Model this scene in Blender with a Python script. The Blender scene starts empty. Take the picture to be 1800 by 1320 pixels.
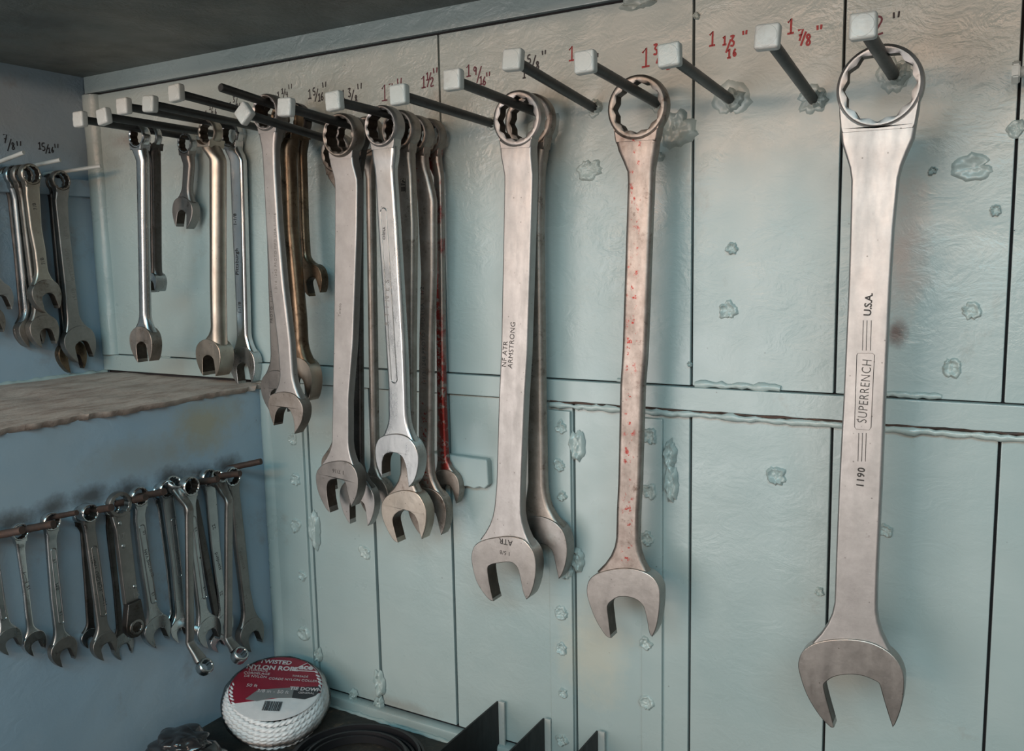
import bpy, bmesh, math, random
from mathutils import Vector, Matrix, noise
from mathutils.geometry import tessellate_polygon

# ------------------------------------------------------------------ camera
F = 1548.0
VR = Vector((-1787 - 900, 512 - 660, F)).normalized()     # wall direction, in camera axes (x right, y down, z forward)
VV = Vector((1110 - 900, 12460 - 660, F)).normalized()
VV = (VV - VR * VR.dot(VV)).normalized()
AX, AZ = -VR, -VV
AY = AZ.cross(AX)
CAM = Vector((0, -0.9, 0))
S = bpy.context.scene
cam_data = bpy.data.cameras.new('camera'); cam = bpy.data.objects.new('camera', cam_data)
S.collection.objects.link(cam); S.camera = cam
cam_data.sensor_fit = 'HORIZONTAL'; cam_data.sensor_width = 36.0; cam_data.lens = 36.0 * F / 1800.0
cam_data.clip_start = 0.01
def _w(v): return Vector((AX.dot(v), AY.dot(v), AZ.dot(v)))
cx, cy, cz = _w(Vector((1, 0, 0))), _w(Vector((0, -1, 0))), _w(Vector((0, 0, -1)))
cam.matrix_world = Matrix(((cx.x, cy.x, cz.x, CAM.x), (cx.y, cy.y, cz.y, CAM.y), (cx.z, cy.z, cz.z, CAM.z), (0, 0, 0, 1)))

# ------------------------------------------------------------------ world, light, exposure
S.view_settings.view_transform = 'Standard'; S.view_settings.look = 'None'
S.view_settings.gamma = 1; S.view_settings.use_curve_mapping = False
S.view_settings.exposure = 0.0
W = bpy.data.worlds.new('shop'); S.world = W; W.use_nodes = True
nt = W.node_tree; nt.nodes.clear()
wo = nt.nodes.new('ShaderNodeOutputWorld'); bg = nt.nodes.new('ShaderNodeBackground')
tc = nt.nodes.new('ShaderNodeTexCoord'); sx = nt.nodes.new('ShaderNodeSeparateXYZ')
rp = nt.nodes.new('ShaderNodeValToRGB'); mr = nt.nodes.new('ShaderNodeMapRange')
mr.inputs[1].default_value = -1; mr.inputs[2].default_value = 1
nt.links.new(tc.outputs['Generated'], sx.inputs[0]); nt.links.new(sx.outputs[2], mr.inputs[0])
nt.links.new(mr.outputs[0], rp.inputs[0]); nt.links.new(rp.outputs[0], bg.inputs[0]); nt.links.new(bg.outputs[0], wo.inputs[0])
e = rp.color_ramp.elements
e[0].position = 0.0; e[0].color = (0.10, 0.095, 0.09, 1)
e[1].position = 1.0; e[1].color = (0.20, 0.16, 0.12, 1)
for p_, c_ in ((0.40, (0.22, 0.24, 0.26, 1)), (0.52, (0.52, 0.49, 0.45, 1)), (0.66, (0.26, 0.23, 0.20, 1))):
    q = e.new(p_); q.color = c_
bg.inputs[1].default_value = 0.80

def area(name, loc, target, size, sy, power, color):
    l = bpy.data.lights.new(name, 'AREA'); l.shape = 'RECTANGLE'; l.size = size; l.size_y = sy
    l.energy = power; l.color = color
    o = bpy.data.objects.new(name, l); S.collection.objects.link(o); o.location = loc
    o.rotation_euler = (Vector(target) - Vector(loc)).to_track_quat('-Z', 'Y').to_euler()
    return o
area('doorway_light', (-1.2, -2.3, -0.45), (-0.35, 0, -0.15), 1.3, 1.1, 21, (1.0, 0.93, 0.90))
area('high_window_daylight', (0.3, -2.2, 1.05), (-0.4, 0, -0.2), 2.2, 0.55, 35, (0.40, 0.84, 1.0))
area('warm_strip_lamp', (-0.45, -2.3, 0.42), (-0.6, 0, 0.1), 2.7, 0.10, 27, (1.0, 0.66, 0.47))

# ------------------------------------------------------------------ pixel -> place
def ray(px, py): return _w(Vector((px - 900, py - 660, F)))
def hit(px, py, p0, n):
    w = ray(px, py); t = (p0 - CAM).dot(n) / w.dot(n); return CAM + w * t
NY = Vector((0, -1, 0)); NX = Vector((1, 0, 0)); NZ = Vector((0, 0, 1))
def onY(px, py, y=0.0): return hit(px, py, Vector((0, y, 0)), NY)
def onX(px, py, x): return hit(px, py, Vector((x, 0, 0)), NX)
def onZ(px, py, z): return hit(px, py, Vector((0, 0, z)), NZ)
def fwd(p): return (p - CAM).dot(ray(900, 660)) / F
XC, XL = -1.287, -0.941          # upper and lower left wall planes
ZS, ZC, ZB = -0.1655, 0.297, -0.622     # shelf top, ceiling, bench top

# ------------------------------------------------------------------ materials
def new_mat(name):
    m = bpy.data.materials.new(name); m.use_nodes = True
    n = m.node_tree; b = n.nodes['Principled BSDF']; return m, n, b
def N(n, t, **k):
    o = n.nodes.new(t)
    for a, v in k.items():
        if a.startswith('i_'): o.inputs[int(a[2:])].default_value = v
        else: setattr(o, a, v)
    return o
def noise_node(n, co, scale, detail=4, rough=0.55, dist=0.0):
    o = N(n, 'ShaderNodeTexNoise'); o.inputs['Scale'].default_value = scale; o.inputs['Detail'].default_value = detail
    o.inputs['Roughness'].default_value = rough; o.inputs['Distortion'].default_value = dist
    n.links.new(co, o.inputs['Vector']); return o.outputs['Fac']
def ramp(n, fac, stops):
    r = N(n, 'ShaderNodeValToRGB'); el = r.color_ramp.elements
    el[0].position, el[0].color = stops[0][0], (*stops[0][1], 1); el[1].position, el[1].color = stops[-1][0], (*stops[-1][1], 1)
    for p, c in stops[1:-1]:
        q = el.new(p); q.color = (*c, 1)
    n.links.new(fac, r.inputs[0]); return r.outputs[0]
def mix(n, fac, a, b, mode='MIX'):
    o = N(n, 'ShaderNodeMix', data_type='RGBA', blend_type=mode)
    if isinstance(fac, float): o.inputs[0].default_value = fac
    else: n.links.new(fac, o.inputs[0])
    for s, v in ((6, a), (7, b)):
        if isinstance(v, tuple): o.inputs[s].default_value = (*v, 1)
        else: n.links.new(v, o.inputs[s])
    return o.outputs[2]
def coord(n, kind='Object', stretch=None):
    t = N(n, 'ShaderNodeTexCoord').outputs[kind]
    if stretch:
        m = N(n, 'ShaderNodeMapping'); m.inputs['Scale'].default_value = stretch; n.links.new(t, m.inputs[0]); return m.outputs[0]
    return t
def bump(n, b, pairs):
    last = None
    for fac, st, dist in pairs:
        o = N(n, 'ShaderNodeBump'); o.inputs['Strength'].default_value = st; o.inputs['Distance'].default_value = dist
        n.links.new(fac, o.inputs['Height'])
        if last: n.links.new(last, o.inputs['Normal'])
        last = o.outputs[0]
    n.links.new(last, b.inputs['Normal'])

def paint(name, col, col2, dirt=(0.20, 0.15, 0.11), dirt_lo=0.62, rough=0.30, lumps=1.0, stains_and_tints=()):
    m, n, b = new_mat(name)
    g = N(n, 'ShaderNodeNewGeometry').outputs['Position']
    mp = N(n, 'ShaderNodeMapping'); mp.inputs['Scale'].default_value = (0.9, 1, 1.35); n.links.new(g, mp.inputs[0]); gs = mp.outputs[0]
    big = noise_node(n, g, 5.0, 5, 0.6)
    base = mix(n, ramp(n, big, [(0.38, (0, 0, 0)), (0.62, (1, 1, 1))]), col, col2)
    grime = noise_node(n, g, 9.0, 8, 0.72)
    base = mix(n, ramp(n, grime, [(dirt_lo, (0, 0, 0)), (dirt_lo + 0.16, (0.55, 0.55, 0.55))]), base, dirt)
    v = N(n, 'ShaderNodeTexVoronoi'); v.inputs['Scale'].default_value = 33; n.links.new(g, v.inputs['Vector'])
    base = mix(n, ramp(n, v.outputs['Distance'], [(0.015, (0.6, 0.6, 0.6)), (0.035, (0, 0, 0))]), base, (0.07, 0.065, 0.06))
    nz = noise_node(n, g, 26, 7, 0.75)
    for c_, rad, scol, amt in stains_and_tints:
        sb = N(n, 'ShaderNodeVectorMath', operation='SUBTRACT'); n.links.new(g, sb.inputs[0]); sb.inputs[1].default_value = c_
        dv = N(n, 'ShaderNodeVectorMath', operation='DIVIDE'); n.links.new(sb.outputs[0], dv.inputs[0]); dv.inputs[1].default_value = rad
        ln = N(n, 'ShaderNodeVectorMath', operation='LENGTH'); n.links.new(dv.outputs[0], ln.inputs[0])
        ad = N(n, 'ShaderNodeMath', operation='MULTIPLY_ADD'); n.links.new(nz, ad.inputs[0]); ad.inputs[1].default_value = .9; n.links.new(ln.outputs['Value'], ad.inputs[2])
        base = mix(n, ramp(n, ad.outputs[0], [(0.75, (amt,) * 3), (1.0, (0, 0, 0))] if False else [(0.0, (amt,) * 3), (0.55, (amt,) * 3), (1.0, (0, 0, 0))]), base, scol)
    n.links.new(base, b.inputs['Base Color'])
    n.links.new(ramp(n, noise_node(n, g, 14, 4), [(0.3, (rough - .08,) * 3), (0.7, (rough + .12,) * 3)]), b.inputs['Roughness'])
    b.inputs['Specular IOR Level'].default_value = 0.55
    wr = noise_node(n, gs, 34, 5, 0.62, 0.8)
    fine = noise_node(n, g, 230, 3, 0.5)
    wave = noise_node(n, g, 8, 2, 0.5)
    up = N(n, 'ShaderNodeSeparateXYZ'); n.links.new(g, up.inputs[0])
    patch = ramp(n, noise_node(n, g, 3.2, 3), [(0.42, (0.12,) * 3), (0.6, (1, 1, 1))])
    patch = mix(n, ramp(n, up.outputs[2], [(0.0, (1, 1, 1)), (0.12, (1, 1, 1))]) if False else 0.0, patch, (1.0, 1.0, 1.0))
    zr = N(n, 'ShaderNodeMapRange'); zr.inputs[1].default_value = -.14; zr.inputs[2].default_value = .12; zr.inputs[3].default_value = .35; zr.inputs[4].default_value = 2.3; n.links.new(up.outputs[2], zr.inputs[0])
    pz = N(n, 'ShaderNodeMath', operation='MULTIPLY'); n.links.new(patch, pz.inputs[0]); n.links.new(zr.outputs[0], pz.inputs[1]); patch = pz.outputs[0]
    wm = N(n, 'ShaderNodeMath', operation='MULTIPLY'); n.links.new(wr, wm.inputs[0]); n.links.new(patch, wm.inputs[1])
    fm = N(n, 'ShaderNodeMath', operation='MULTIPLY'); n.links.new(fine, fm.inputs[0]); n.links.new(patch, fm.inputs[1])
    bump(n, b, [(wave, 0.35 * lumps, 0.012), (wm.outputs[0], 0.40 * lumps, 0.005), (fm.outputs[0], 0.35 * lumps, 0.0012)])
    return m
M = {}
def st_(p, r, c, a): return (tuple(p), r, c, a)
M['paint'] = paint('teal_grey_gloss_paint', (0.30, 0.375, 0.372), (0.335, 0.400, 0.392), stains_and_tints=[
    st_(onY(1045, 1150), (.10, 1, .13), (0.50, 0.46, 0.36), .5), st_(onY(1590, 440), (.05, 1, .14), (0.40, 0.31, 0.27), .75), st_(onY(1575, 585), (.022, 1, .03), (0.12, 0.08, 0.07), .9),
    st_(onY(225, 245), (.09, 1, .03), (0.20, 0.17, 0.15), .6), st_(onY(560, 560), (.05, 1, .09), (0.10, 0.12, 0.12), .35), st_(onY(1700, 120), (.06, 1, .05), (0.24, 0.24, 0.22), .35),  # the middle patch is a darker teal grey area between the bunches
    st_(onY(1290, 170), (.035, 1, .035), (0.42, 0.33, 0.28), .5), st_(onY(700, 1240), (.14, 1, .025), (0.20, 0.17, 0.14), .5)])  # patch by the bolt base: warm lamp reflection painted into the wall colour
M['paint_left'] = paint('wall_paint_skylight_tint', (0.265, 0.355, 0.43), (0.30, 0.37, 0.42), dirt_lo=0.57, rough=0.42, stains_and_tints=[  # same paint as the long wall, with the skylight's blue mixed into its colour
    st_(onX(360, 745, XL), (1, .13, .085), (0.34, 0.30, 0.20), .8), st_(onX(250, 800, XL), (1, .2, .06), (0.26, 0.27, 0.25), .6)] +
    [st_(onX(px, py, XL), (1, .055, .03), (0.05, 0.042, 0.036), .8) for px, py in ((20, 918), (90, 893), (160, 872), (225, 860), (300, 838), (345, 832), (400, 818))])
M['paint_lump'] = paint('thick_paint_over_weld', (0.31, 0.385, 0.38), (0.36, 0.42, 0.40), rough=0.30, lumps=1.5)
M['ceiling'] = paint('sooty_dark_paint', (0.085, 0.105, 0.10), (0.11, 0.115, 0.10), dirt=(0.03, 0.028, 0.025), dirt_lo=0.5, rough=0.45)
M['gap'], _n, _b = new_mat('dark_gap'); _b.inputs['Base Color'].default_value = (0.012, 0.012, 0.014, 1); _b.inputs['Roughness'].default_value = 0.9

def metal(name, c1, c2, rough, grime=(0.05, 0.035, 0.025), glo=0.60, gmax=0.75, red=0.0, bumpy=0.5, met=1.0, scale=1.0):
    m, n, b = new_mat(name)
    co = coord(n); cs = coord(n, stretch=(1, 1, 0.25))
    base = mix(n, ramp(n, noise_node(n, co, 26 * scale, 8, 0.72), [(0.36, (0, 0, 0)), (0.66, (1, 1, 1))]), c1, c2)
    gr = noise_node(n, co, 55 * scale, 9, 0.75)
    gm = ramp(n, gr, [(glo, (0, 0, 0)), (glo + 0.11, (gmax,) * 3)])
    base = mix(n, gm, base, grime)
    v = N(n, 'ShaderNodeTexVoronoi'); v.inputs['Scale'].default_value = 105 * scale; n.links.new(co, v.inputs['Vector'])
    base = mix(n, ramp(n, v.outputs['Distance'], [(0.035, (0.65,) * 3), (0.09, (0, 0, 0))]), base, (0.05, 0.042, 0.035))
    if red > 0:
        s = N(n, 'ShaderNodeSeparateXYZ'); n.links.new(co, s.inputs[0])
        ab = N(n, 'ShaderNodeMath', operation='ABSOLUTE'); n.links.new(s.outputs[0], ab.inputs[0])
        band = ramp(n, ab.outputs[0], [(0.0035, (1, 1, 1)), (0.0075, (0.0, 0.0, 0.0))])
        rn = ramp(n, noise_node(n, co, 130, 7, 0.75), [(0.64 - red, (0, 0, 0)), (0.68 - red, (1, 1, 1))])
        fac = N(n, 'ShaderNodeMath', operation='MULTIPLY'); n.links.new(band, fac.inputs[0]); n.links.new(rn, fac.inputs[1])
        base = mix(n, fac.outputs[0], base, (0.26, 0.035, 0.03))
    n.links.new(base, b.inputs['Base Color'])
    b.inputs['Metallic'].default_value = met
    n.links.new(ramp(n, noise_node(n, cs, 60 * scale, 6, 0.65), [(0.3, (rough - .07,) * 3), (0.7, (rough + .12,) * 3)]), b.inputs['Roughness'])
    bump(n, b, [(noise_node(n, co, 160 * scale, 5, 0.6), 0.28 * bumpy, 0.0006), (gr, 0.4 * bumpy, 0.0005)])
    return m
M['satin'] = metal('satin_bright_steel', (0.41, 0.40, 0.39), (0.32, 0.312, 0.302), 0.46, glo=0.64)
M['satin_head'] = metal('ground_steel_face', (0.37, 0.355, 0.335), (0.27, 0.258, 0.242), 0.36, glo=0.64)
M['worn'] = metal('worn_steel', (0.37, 0.34, 0.31), (0.21, 0.185, 0.16), 0.46, grime=(0.08, 0.045, 0.03), glo=0.56)
M['worn_red'] = metal('worn_steel_with_red_paint_specks', (0.37, 0.33, 0.30), (0.20, 0.165, 0.145), 0.46, grime=(0.09, 0.05, 0.035), glo=0.57, red=0.075)
M['redpaint'] = metal('steel_with_red_paint', (0.34, 0.31, 0.28), (0.26, 0.22, 0.20), 0.42, grime=(0.22, 0.02, 0.02), glo=0.5, red=0.2)
M['bronze'] = metal('brown_oily_steel', (0.25, 0.185, 0.125), (0.12, 0.088, 0.062), 0.36, grime=(0.04, 0.025, 0.015), glo=0.53, bumpy=1.6)
M['tan'] = metal('tan_steel', (0.45, 0.41, 0.355), (0.33, 0.295, 0.25), 0.36, glo=0.64)
M['dark'] = metal('dark_steel', (0.13, 0.12, 0.115), (0.07, 0.065, 0.06), 0.40, glo=0.55)
M['dull'] = metal('dull_grey_steel', (0.30, 0.29, 0.275), (0.22, 0.21, 0.20), 0.40, glo=0.60)
M['chrome'] = metal('chrome', (0.62, 0.63, 0.63), (0.52, 0.53, 0.53), 0.17, glo=0.67, bumpy=0.35)
M['chrome_dull'] = metal('dull_chrome', (0.46, 0.48, 0.48), (0.36, 0.38, 0.385), 0.27, glo=0.64, bumpy=0.4)
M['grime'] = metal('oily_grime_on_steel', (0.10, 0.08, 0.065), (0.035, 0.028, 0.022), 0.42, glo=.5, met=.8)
M['bolt'] = metal('blackened_bolt_steel', (0.075, 0.08, 0.08), (0.045, 0.047, 0.048), 0.42, grime=(0.02, 0.018, 0.016), glo=0.6, met=0.75)
M['rusty'] = metal('rusty_rod', (0.085, 0.05, 0.038), (0.04, 0.03, 0.026), 0.6, grime=(0.13, 0.055, 0.03), glo=0.55, met=0.4)
M['bolthead'] = paint('grey_painted_bolt_head', (0.36, 0.40, 0.385), (0.46, 0.47, 0.45), dirt=(0.20, 0.16, 0.14), dirt_lo=0.53, rough=0.4, lumps=0.6)
def plain(name, col, rough=0.6, met=0.0, spec=0.5):
    m, n, b = new_mat(name); co = coord(n)
    base = mix(n, noise_node(n, co, 60, 6, 0.7), tuple(c * 0.8 for c in col), tuple(min(1, c * 1.15) for c in col))
    n.links.new(base, b.inputs['Base Color']); b.inputs['Roughness'].default_value = rough; b.inputs['Metallic'].default_value = met
    b.inputs['Specular IOR Level'].default_value = spec
    return m
M['ink'] = plain('black_marker', (0.015, 0.015, 0.02), 0.6)
M['redink'] = plain('red_marker', (0.28, 0.025, 0.03), 0.6)
M['maroonink'] = plain('maroon_marker', (0.10, 0.018, 0.035), 0.6)
M['stamp'] = plain('dark_stamping', (0.035, 0.03, 0.028), 0.7)
M['stamp_soft'] = plain('faint_stamping', (0.16, 0.14, 0.125), 0.6)
M['plate_black'] = metal('black_mill_steel', (0.035, 0.036, 0.037), (0.02, 0.021, 0.022), 0.5, met=0.5, glo=0.62)
M['rubber'] = plain('black_rubber', (0.013, 0.013, 0.015), 0.42)
M['bag'] = plain('black_plastic_film', (0.018, 0.018, 0.02), 0.2, spec=0.8)

def dusty(name):
    m, n, b = new_mat(name)
    g = N(n, 'ShaderNodeNewGeometry').outputs['Position']
    mp = N(n, 'ShaderNodeMapping'); mp.inputs['Scale'].default_value = (2.2, 0.8, 1); n.links.new(g, mp.inputs[0])
    a = noise_node(n, mp.outputs[0], 22, 9, 0.75)
    base = ramp(n, a, [(0.32, (0.24, 0.165, 0.13)), (0.5, (0.42, 0.33, 0.28)), (0.7, (0.55, 0.47, 0.41))])
    n.links.new(base, b.inputs['Base Color']); b.inputs['Roughness'].default_value = 0.72
    bump(n, b, [(a, 0.5, 0.004), (noise_node(n, g, 240, 4), 0.5, 0.0015)])
    return m
M['dust'] = dusty('dusty_brown_shelf')
m, n, b = new_mat('grimy_black_bench'); g = N(n, 'ShaderNodeNewGeometry').outputs['Position']
a = noise_node(n, g, 30, 9, 0.75)
n.links.new(ramp(n, a, [(0.4, (0.012, 0.011, 0.010)), (0.58, (0.035, 0.028, 0.022)), (0.72, (0.16, 0.10, 0.065))]), b.inputs['Base Color'])
b.inputs['Roughness'].default_value = 0.6; bump(n, b, [(a, 0.6, 0.004)]); M['bench'] = m

# ------------------------------------------------------------------ mesh helpers
def finish(name, bm, mat, parent=None, sharp=50, label=None, wn=True, mat2=None):
    bmesh.ops.recalc_face_normals(bm, faces=bm.faces)
    lim = math.radians(sharp)
    for f in bm.faces: f.smooth = True
    for ed in bm.edges:
        if len(ed.link_faces) == 2 and ed.calc_face_angle(0) > lim: ed.smooth = False
    me = bpy.data.meshes.new(name); bm.to_mesh(me); bm.free(); me.materials.append(mat)
    if mat2: me.materials.append(mat2)
    o = bpy.data.objects.new(name, me); S.collection.objects.link(o)
    if wn:
        md = o.modifiers.new('normals', 'WEIGHTED_NORMAL'); md.keep_sharp = True; md.weight = 100
    if parent: o.parent = parent
    if label: o['label'] = label
    return o
def tag(o, label, cat=None, group=None, kind=None):
    o['label'] = label
    if cat: o['category'] = cat
    if group: o['group'] = group
    if kind: o['kind'] = kind
    return o
def empty(name, mw):
    o = bpy.data.objects.new(name, None); S.collection.objects.link(o); o.empty_display_size = 0.02
    o.matrix_world = mw; return o
def box(bm, x0, x1, y0, y1, z0, z1, bev=0.0, seg=2):
    r = bmesh.ops.create_cube(bm, size=1); vs = r['verts']
    for v in vs: v.co = Vector(((x0 + x1) / 2 + v.co.x * (x1 - x0), (y0 + y1) / 2 + v.co.y * (y1 - y0), (z0 + z1) / 2 + v.co.z * (z1 - z0)))
    if bev:
        es = list({ed for v in vs for ed in v.link_edges})
        bmesh.ops.bevel(bm, geom=es, offset=bev, segments=seg, affect='EDGES', profile=0.5)
def rows(bm, rs, cap0=True, cap1=True, close=True):
    vr = [[bm.verts.new(p) for p in r] for r in rs]
    n_ = len(rs[0])
    for a_, b_ in zip(vr, vr[1:]):
        for i in range(n_ if close else n_ - 1):
            j = (i + 1) % n_
            bm.faces.new((a_[i], a_[j], b_[j], b_[i]))
    if cap0: bm.faces.new(vr[0][::-1])
    if cap1: bm.faces.new(vr[-1])
    return vr
def tube(bm, pts, rad, n_=10, jit=0.0, rng=None, flat=1.0):
    pts = [Vector(p) for p in pts]; rs = []
    up = Vector((0.13, 0.2, 1)).normalized()
    for i, p in enumerate(pts):
        t = (pts[min(i + 1, len(pts) - 1)] - pts[max(i - 1, 0)]).normalized()
        a_ = t.cross(up)
        if a_.length < 1e-3: a_ = t.cross(Vector((1, 0, 0)))
        a_.normalize(); b_ = t.cross(a_)
        r = rad(i) if callable(rad) else rad
        rs.append([p + (a_ * math.cos(k * 2 * math.pi / n_) + b_ * flat * math.sin(k * 2 * math.pi / n_)) * r * (1 + (rng.uniform(-jit, jit) if rng else 0)) for k in range(n_)])
    rows(bm, rs)
def spline(pts, k=5):
    P = [Vector(p) for p in pts]; out = []
    for i in range(len(P) - 1):
        a_ = P[max(i - 1, 0)]; b_ = P[i]; c_ = P[i + 1]; d_ = P[min(i + 2, len(P) - 1)]
        for s in range(k):
            t = s / k
            out.append(0.5 * ((2 * b_) + (c_ - a_) * t + (2 * a_ - 5 * b_ + 4 * c_ - d_) * t * t + (3 * b_ - a_ - 3 * c_ + d_) * t ** 3))
    out.append(P[-1]); return out

# ------------------------------------------------------------------ the wrench builder
TEMPLATE_OUT = [(-.50, -1.15), (-.66, -.98), (-.86, -.6), (-.98, -.15), (-.95, .3), (-.75, .62), (-.4, .83), (0, .9),
                (.4, .83), (.75, .62), (.95, .3), (.98, -.15), (.86, -.6), (.66, -.98), (.50, -1.15)]
TEMPLATE_IN = [(.5, -1.15), (.47, -.7), (.44, -.32), (.36, -.14), (.18, -.03), (0, 0), (-.18, -.03), (-.36, -.14), (-.44, -.32), (-.47, -.7), (-.5, -1.15)]
def ring_mesh(bm, Ro, Ri, y0, y1, c=(0, 0), pts=12, taper=0.93):
    n_ = pts * 6; rs = []
    def circ(r, y): return [Vector((c[0] + r * math.sin(2 * math.pi * k / n_), y, c[1] + r * math.cos(2 * math.pi * k / n_))) for k in range(n_)]
    def star(y):
        o_ = []
        for k in range(n_):
            a_ = 2 * math.pi * k / n_; st = 2 * math.pi / pts
            u = (a_ % st) / st; u = abs(u - 0.5) * 2            # 1 at notch tip, 0 at inner corner
            r = Ri * (0.905 + 0.095 * u ** 1.2)
            o_.append(Vector((c[0] + r * math.sin(a_), y, c[1] + r * math.cos(a_))))
        return o_
    t = y1 - y0
    rim = Ri * 1.035
    rs = [circ(rim, y0), circ(Ro * taper - (Ro * taper - rim) * 0.25, y0), circ(Ro * taper, y0 + t * .03), circ(Ro * .985, y0 + t * .14), circ(Ro, y0 + t * .3), circ(Ro, y0 + t * .7),
          circ(Ro * .985, y0 + t * .86), circ(Ro * taper, y1 - t * .03), circ(rim, y1), star(y1 - t * .07), star(y0 + t * .07)]
    vr = rows(bm, rs, False, False)
    for i in range(n_):
        j = (i + 1) % n_; bm.faces.new((vr[-1][i], vr[-1][j], vr[0][j], vr[0][i]))
        bm.faces.ensure_lookup_table()
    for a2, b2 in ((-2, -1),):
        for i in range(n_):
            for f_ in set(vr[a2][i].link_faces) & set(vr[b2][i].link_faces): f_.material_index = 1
def plate_outline(bm, pts, y0, y1, bev, inner=None):
    """closed outline (u, v) -> bevelled plate"""
    # drop near-duplicate points
    out = []
    for p in pts:
        if not out or (Vector(p) - out[-1]).length > bev * 0.5: out.append(Vector((p[0], p[1])))
    while (out[0] - out[-1]).length < bev * 0.5: out.pop()
    area_ = sum(a_.x * b_.y - b_.x * a_.y for a_, b_ in zip(out, out[1:] + out[:1]))
    if area_ < 0: out = out[::-1]
    n_ = len(out)
    def inset(d):
        r = []
        for i in range(n_):
            a_, b_, c_ = out[i - 1], out[i], out[(i + 1) % n_]
            e1 = (b_ - a_).normalized(); e2 = (c_ - b_).normalized()
            n1 = Vector((-e1.y, e1.x)); n2 = Vector((-e2.y, e2.x)); m_ = n1 + n2
            if m_.length < .3: m_ = n1
            m_.normalize(); k_ = 1 / max(0.6, m_.dot(n1)); r.append(b_ + m_ * d * k_)
        return r
    prof = [(bev, y0), (bev * .35, y0 + bev * .3), (0, y0 + bev), (0, y1 - bev), (bev * .35, y1 - bev * .3), (bev, y1)]
    rs = [[Vector((p.x, y, p.y)) for p in inset(d)] for d, y in prof]
    vr = rows(bm, rs, False, False)
    for r_ in (vr[0], vr[-1]):
        for i in range(n_):
            ed_ = bm.edges.get((r_[i], r_[(i + 1) % n_]))
            if ed_: ed_.smooth = False
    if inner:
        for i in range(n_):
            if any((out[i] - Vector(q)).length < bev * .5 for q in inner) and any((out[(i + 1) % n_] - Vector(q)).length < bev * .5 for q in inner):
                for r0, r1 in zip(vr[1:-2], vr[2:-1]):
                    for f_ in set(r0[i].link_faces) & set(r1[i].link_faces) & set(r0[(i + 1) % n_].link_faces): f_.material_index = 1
    for t_ in tessellate_polygon([[Vector((p.x, p.y, 0)) for p in out]]):
        bm.faces.new([vr[0][k] for k in t_]); bm.faces.new([vr[-1][k] for k in t_][::-1])
def shank_mesh(bm, st, corner=0.3, n_c=5):
    """st: list of (v, u_centre, half_width, y_centre, half_thick)"""
    rs = []
    for v, u, hw, yc, ht in st:
        rc = min(hw, ht) * corner * 2; rc = min(rc, hw * .98, ht * .98); ring = []
        for qx, qy, a0 in ((1, 1, 0), (-1, 1, 90), (-1, -1, 180), (1, -1, 270)):
            for k in range(n_c):
                a_ = math.radians(a0 + 90 * k / (n_c - 1))
                ring.append(Vector((u + qx * (hw - rc) + rc * math.cos(a_), yc + qy * (ht - rc) + rc * math.sin(a_), v)))
        rs.append(ring)
    rows(bm, rs)
def sstep(t): t = max(0, min(1, t)); return t * t * (3 - 2 * t)
FONT = None
def text_part(name, s, size, mat, parent, mw, bold=0.0, shear=0, spacing=1.0, label=None, squeeze=1.0):
    cu = bpy.data.curves.new('text', 'FONT'); cu.body = s; cu.size = size; cu.align_x = 'CENTER'; cu.align_y = 'CENTER'
    cu.offset = bold; cu.extrude = 0.00008; cu.resolution_u = 3; cu.shear = shear; cu.space_character = spacing
    t = bpy.data.objects.new('text', cu); S.collection.objects.link(t)
    me = bpy.data.meshes.new_from_object(t.evaluated_get(bpy.context.evaluated_depsgraph_get()))
    bpy.data.objects.remove(t); me.name = name
    xs = [v.co.x for v in me.vertices]; yv = [v.co.y for v in me.vertices]
    me.transform(Matrix.Diagonal((squeeze, 1, 1, 1)) @ Matrix.Translation((-(min(xs) + max(xs)) / 2, -(min(yv) + max(yv)) / 2, 0))); me.transform(mw); me.materials.clear(); me.materials.append(mat)
    o = bpy.data.objects.new(name, me); S.collection.objects.link(o); o.parent = parent
    if label: o['label'] = label
    return o
def face_m(u, v, y, rot):
    # text lies in the local XZ plane facing local -Y
    base = Matrix(((1, 0, 0, u), (0, 0, -1, y), (0, 1, 0, v), (0, 0, 0, 1)))
    return base @ Matrix.Rotation(math.radians(rot), 4, 'Z')
WRENCH_N = 0
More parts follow.
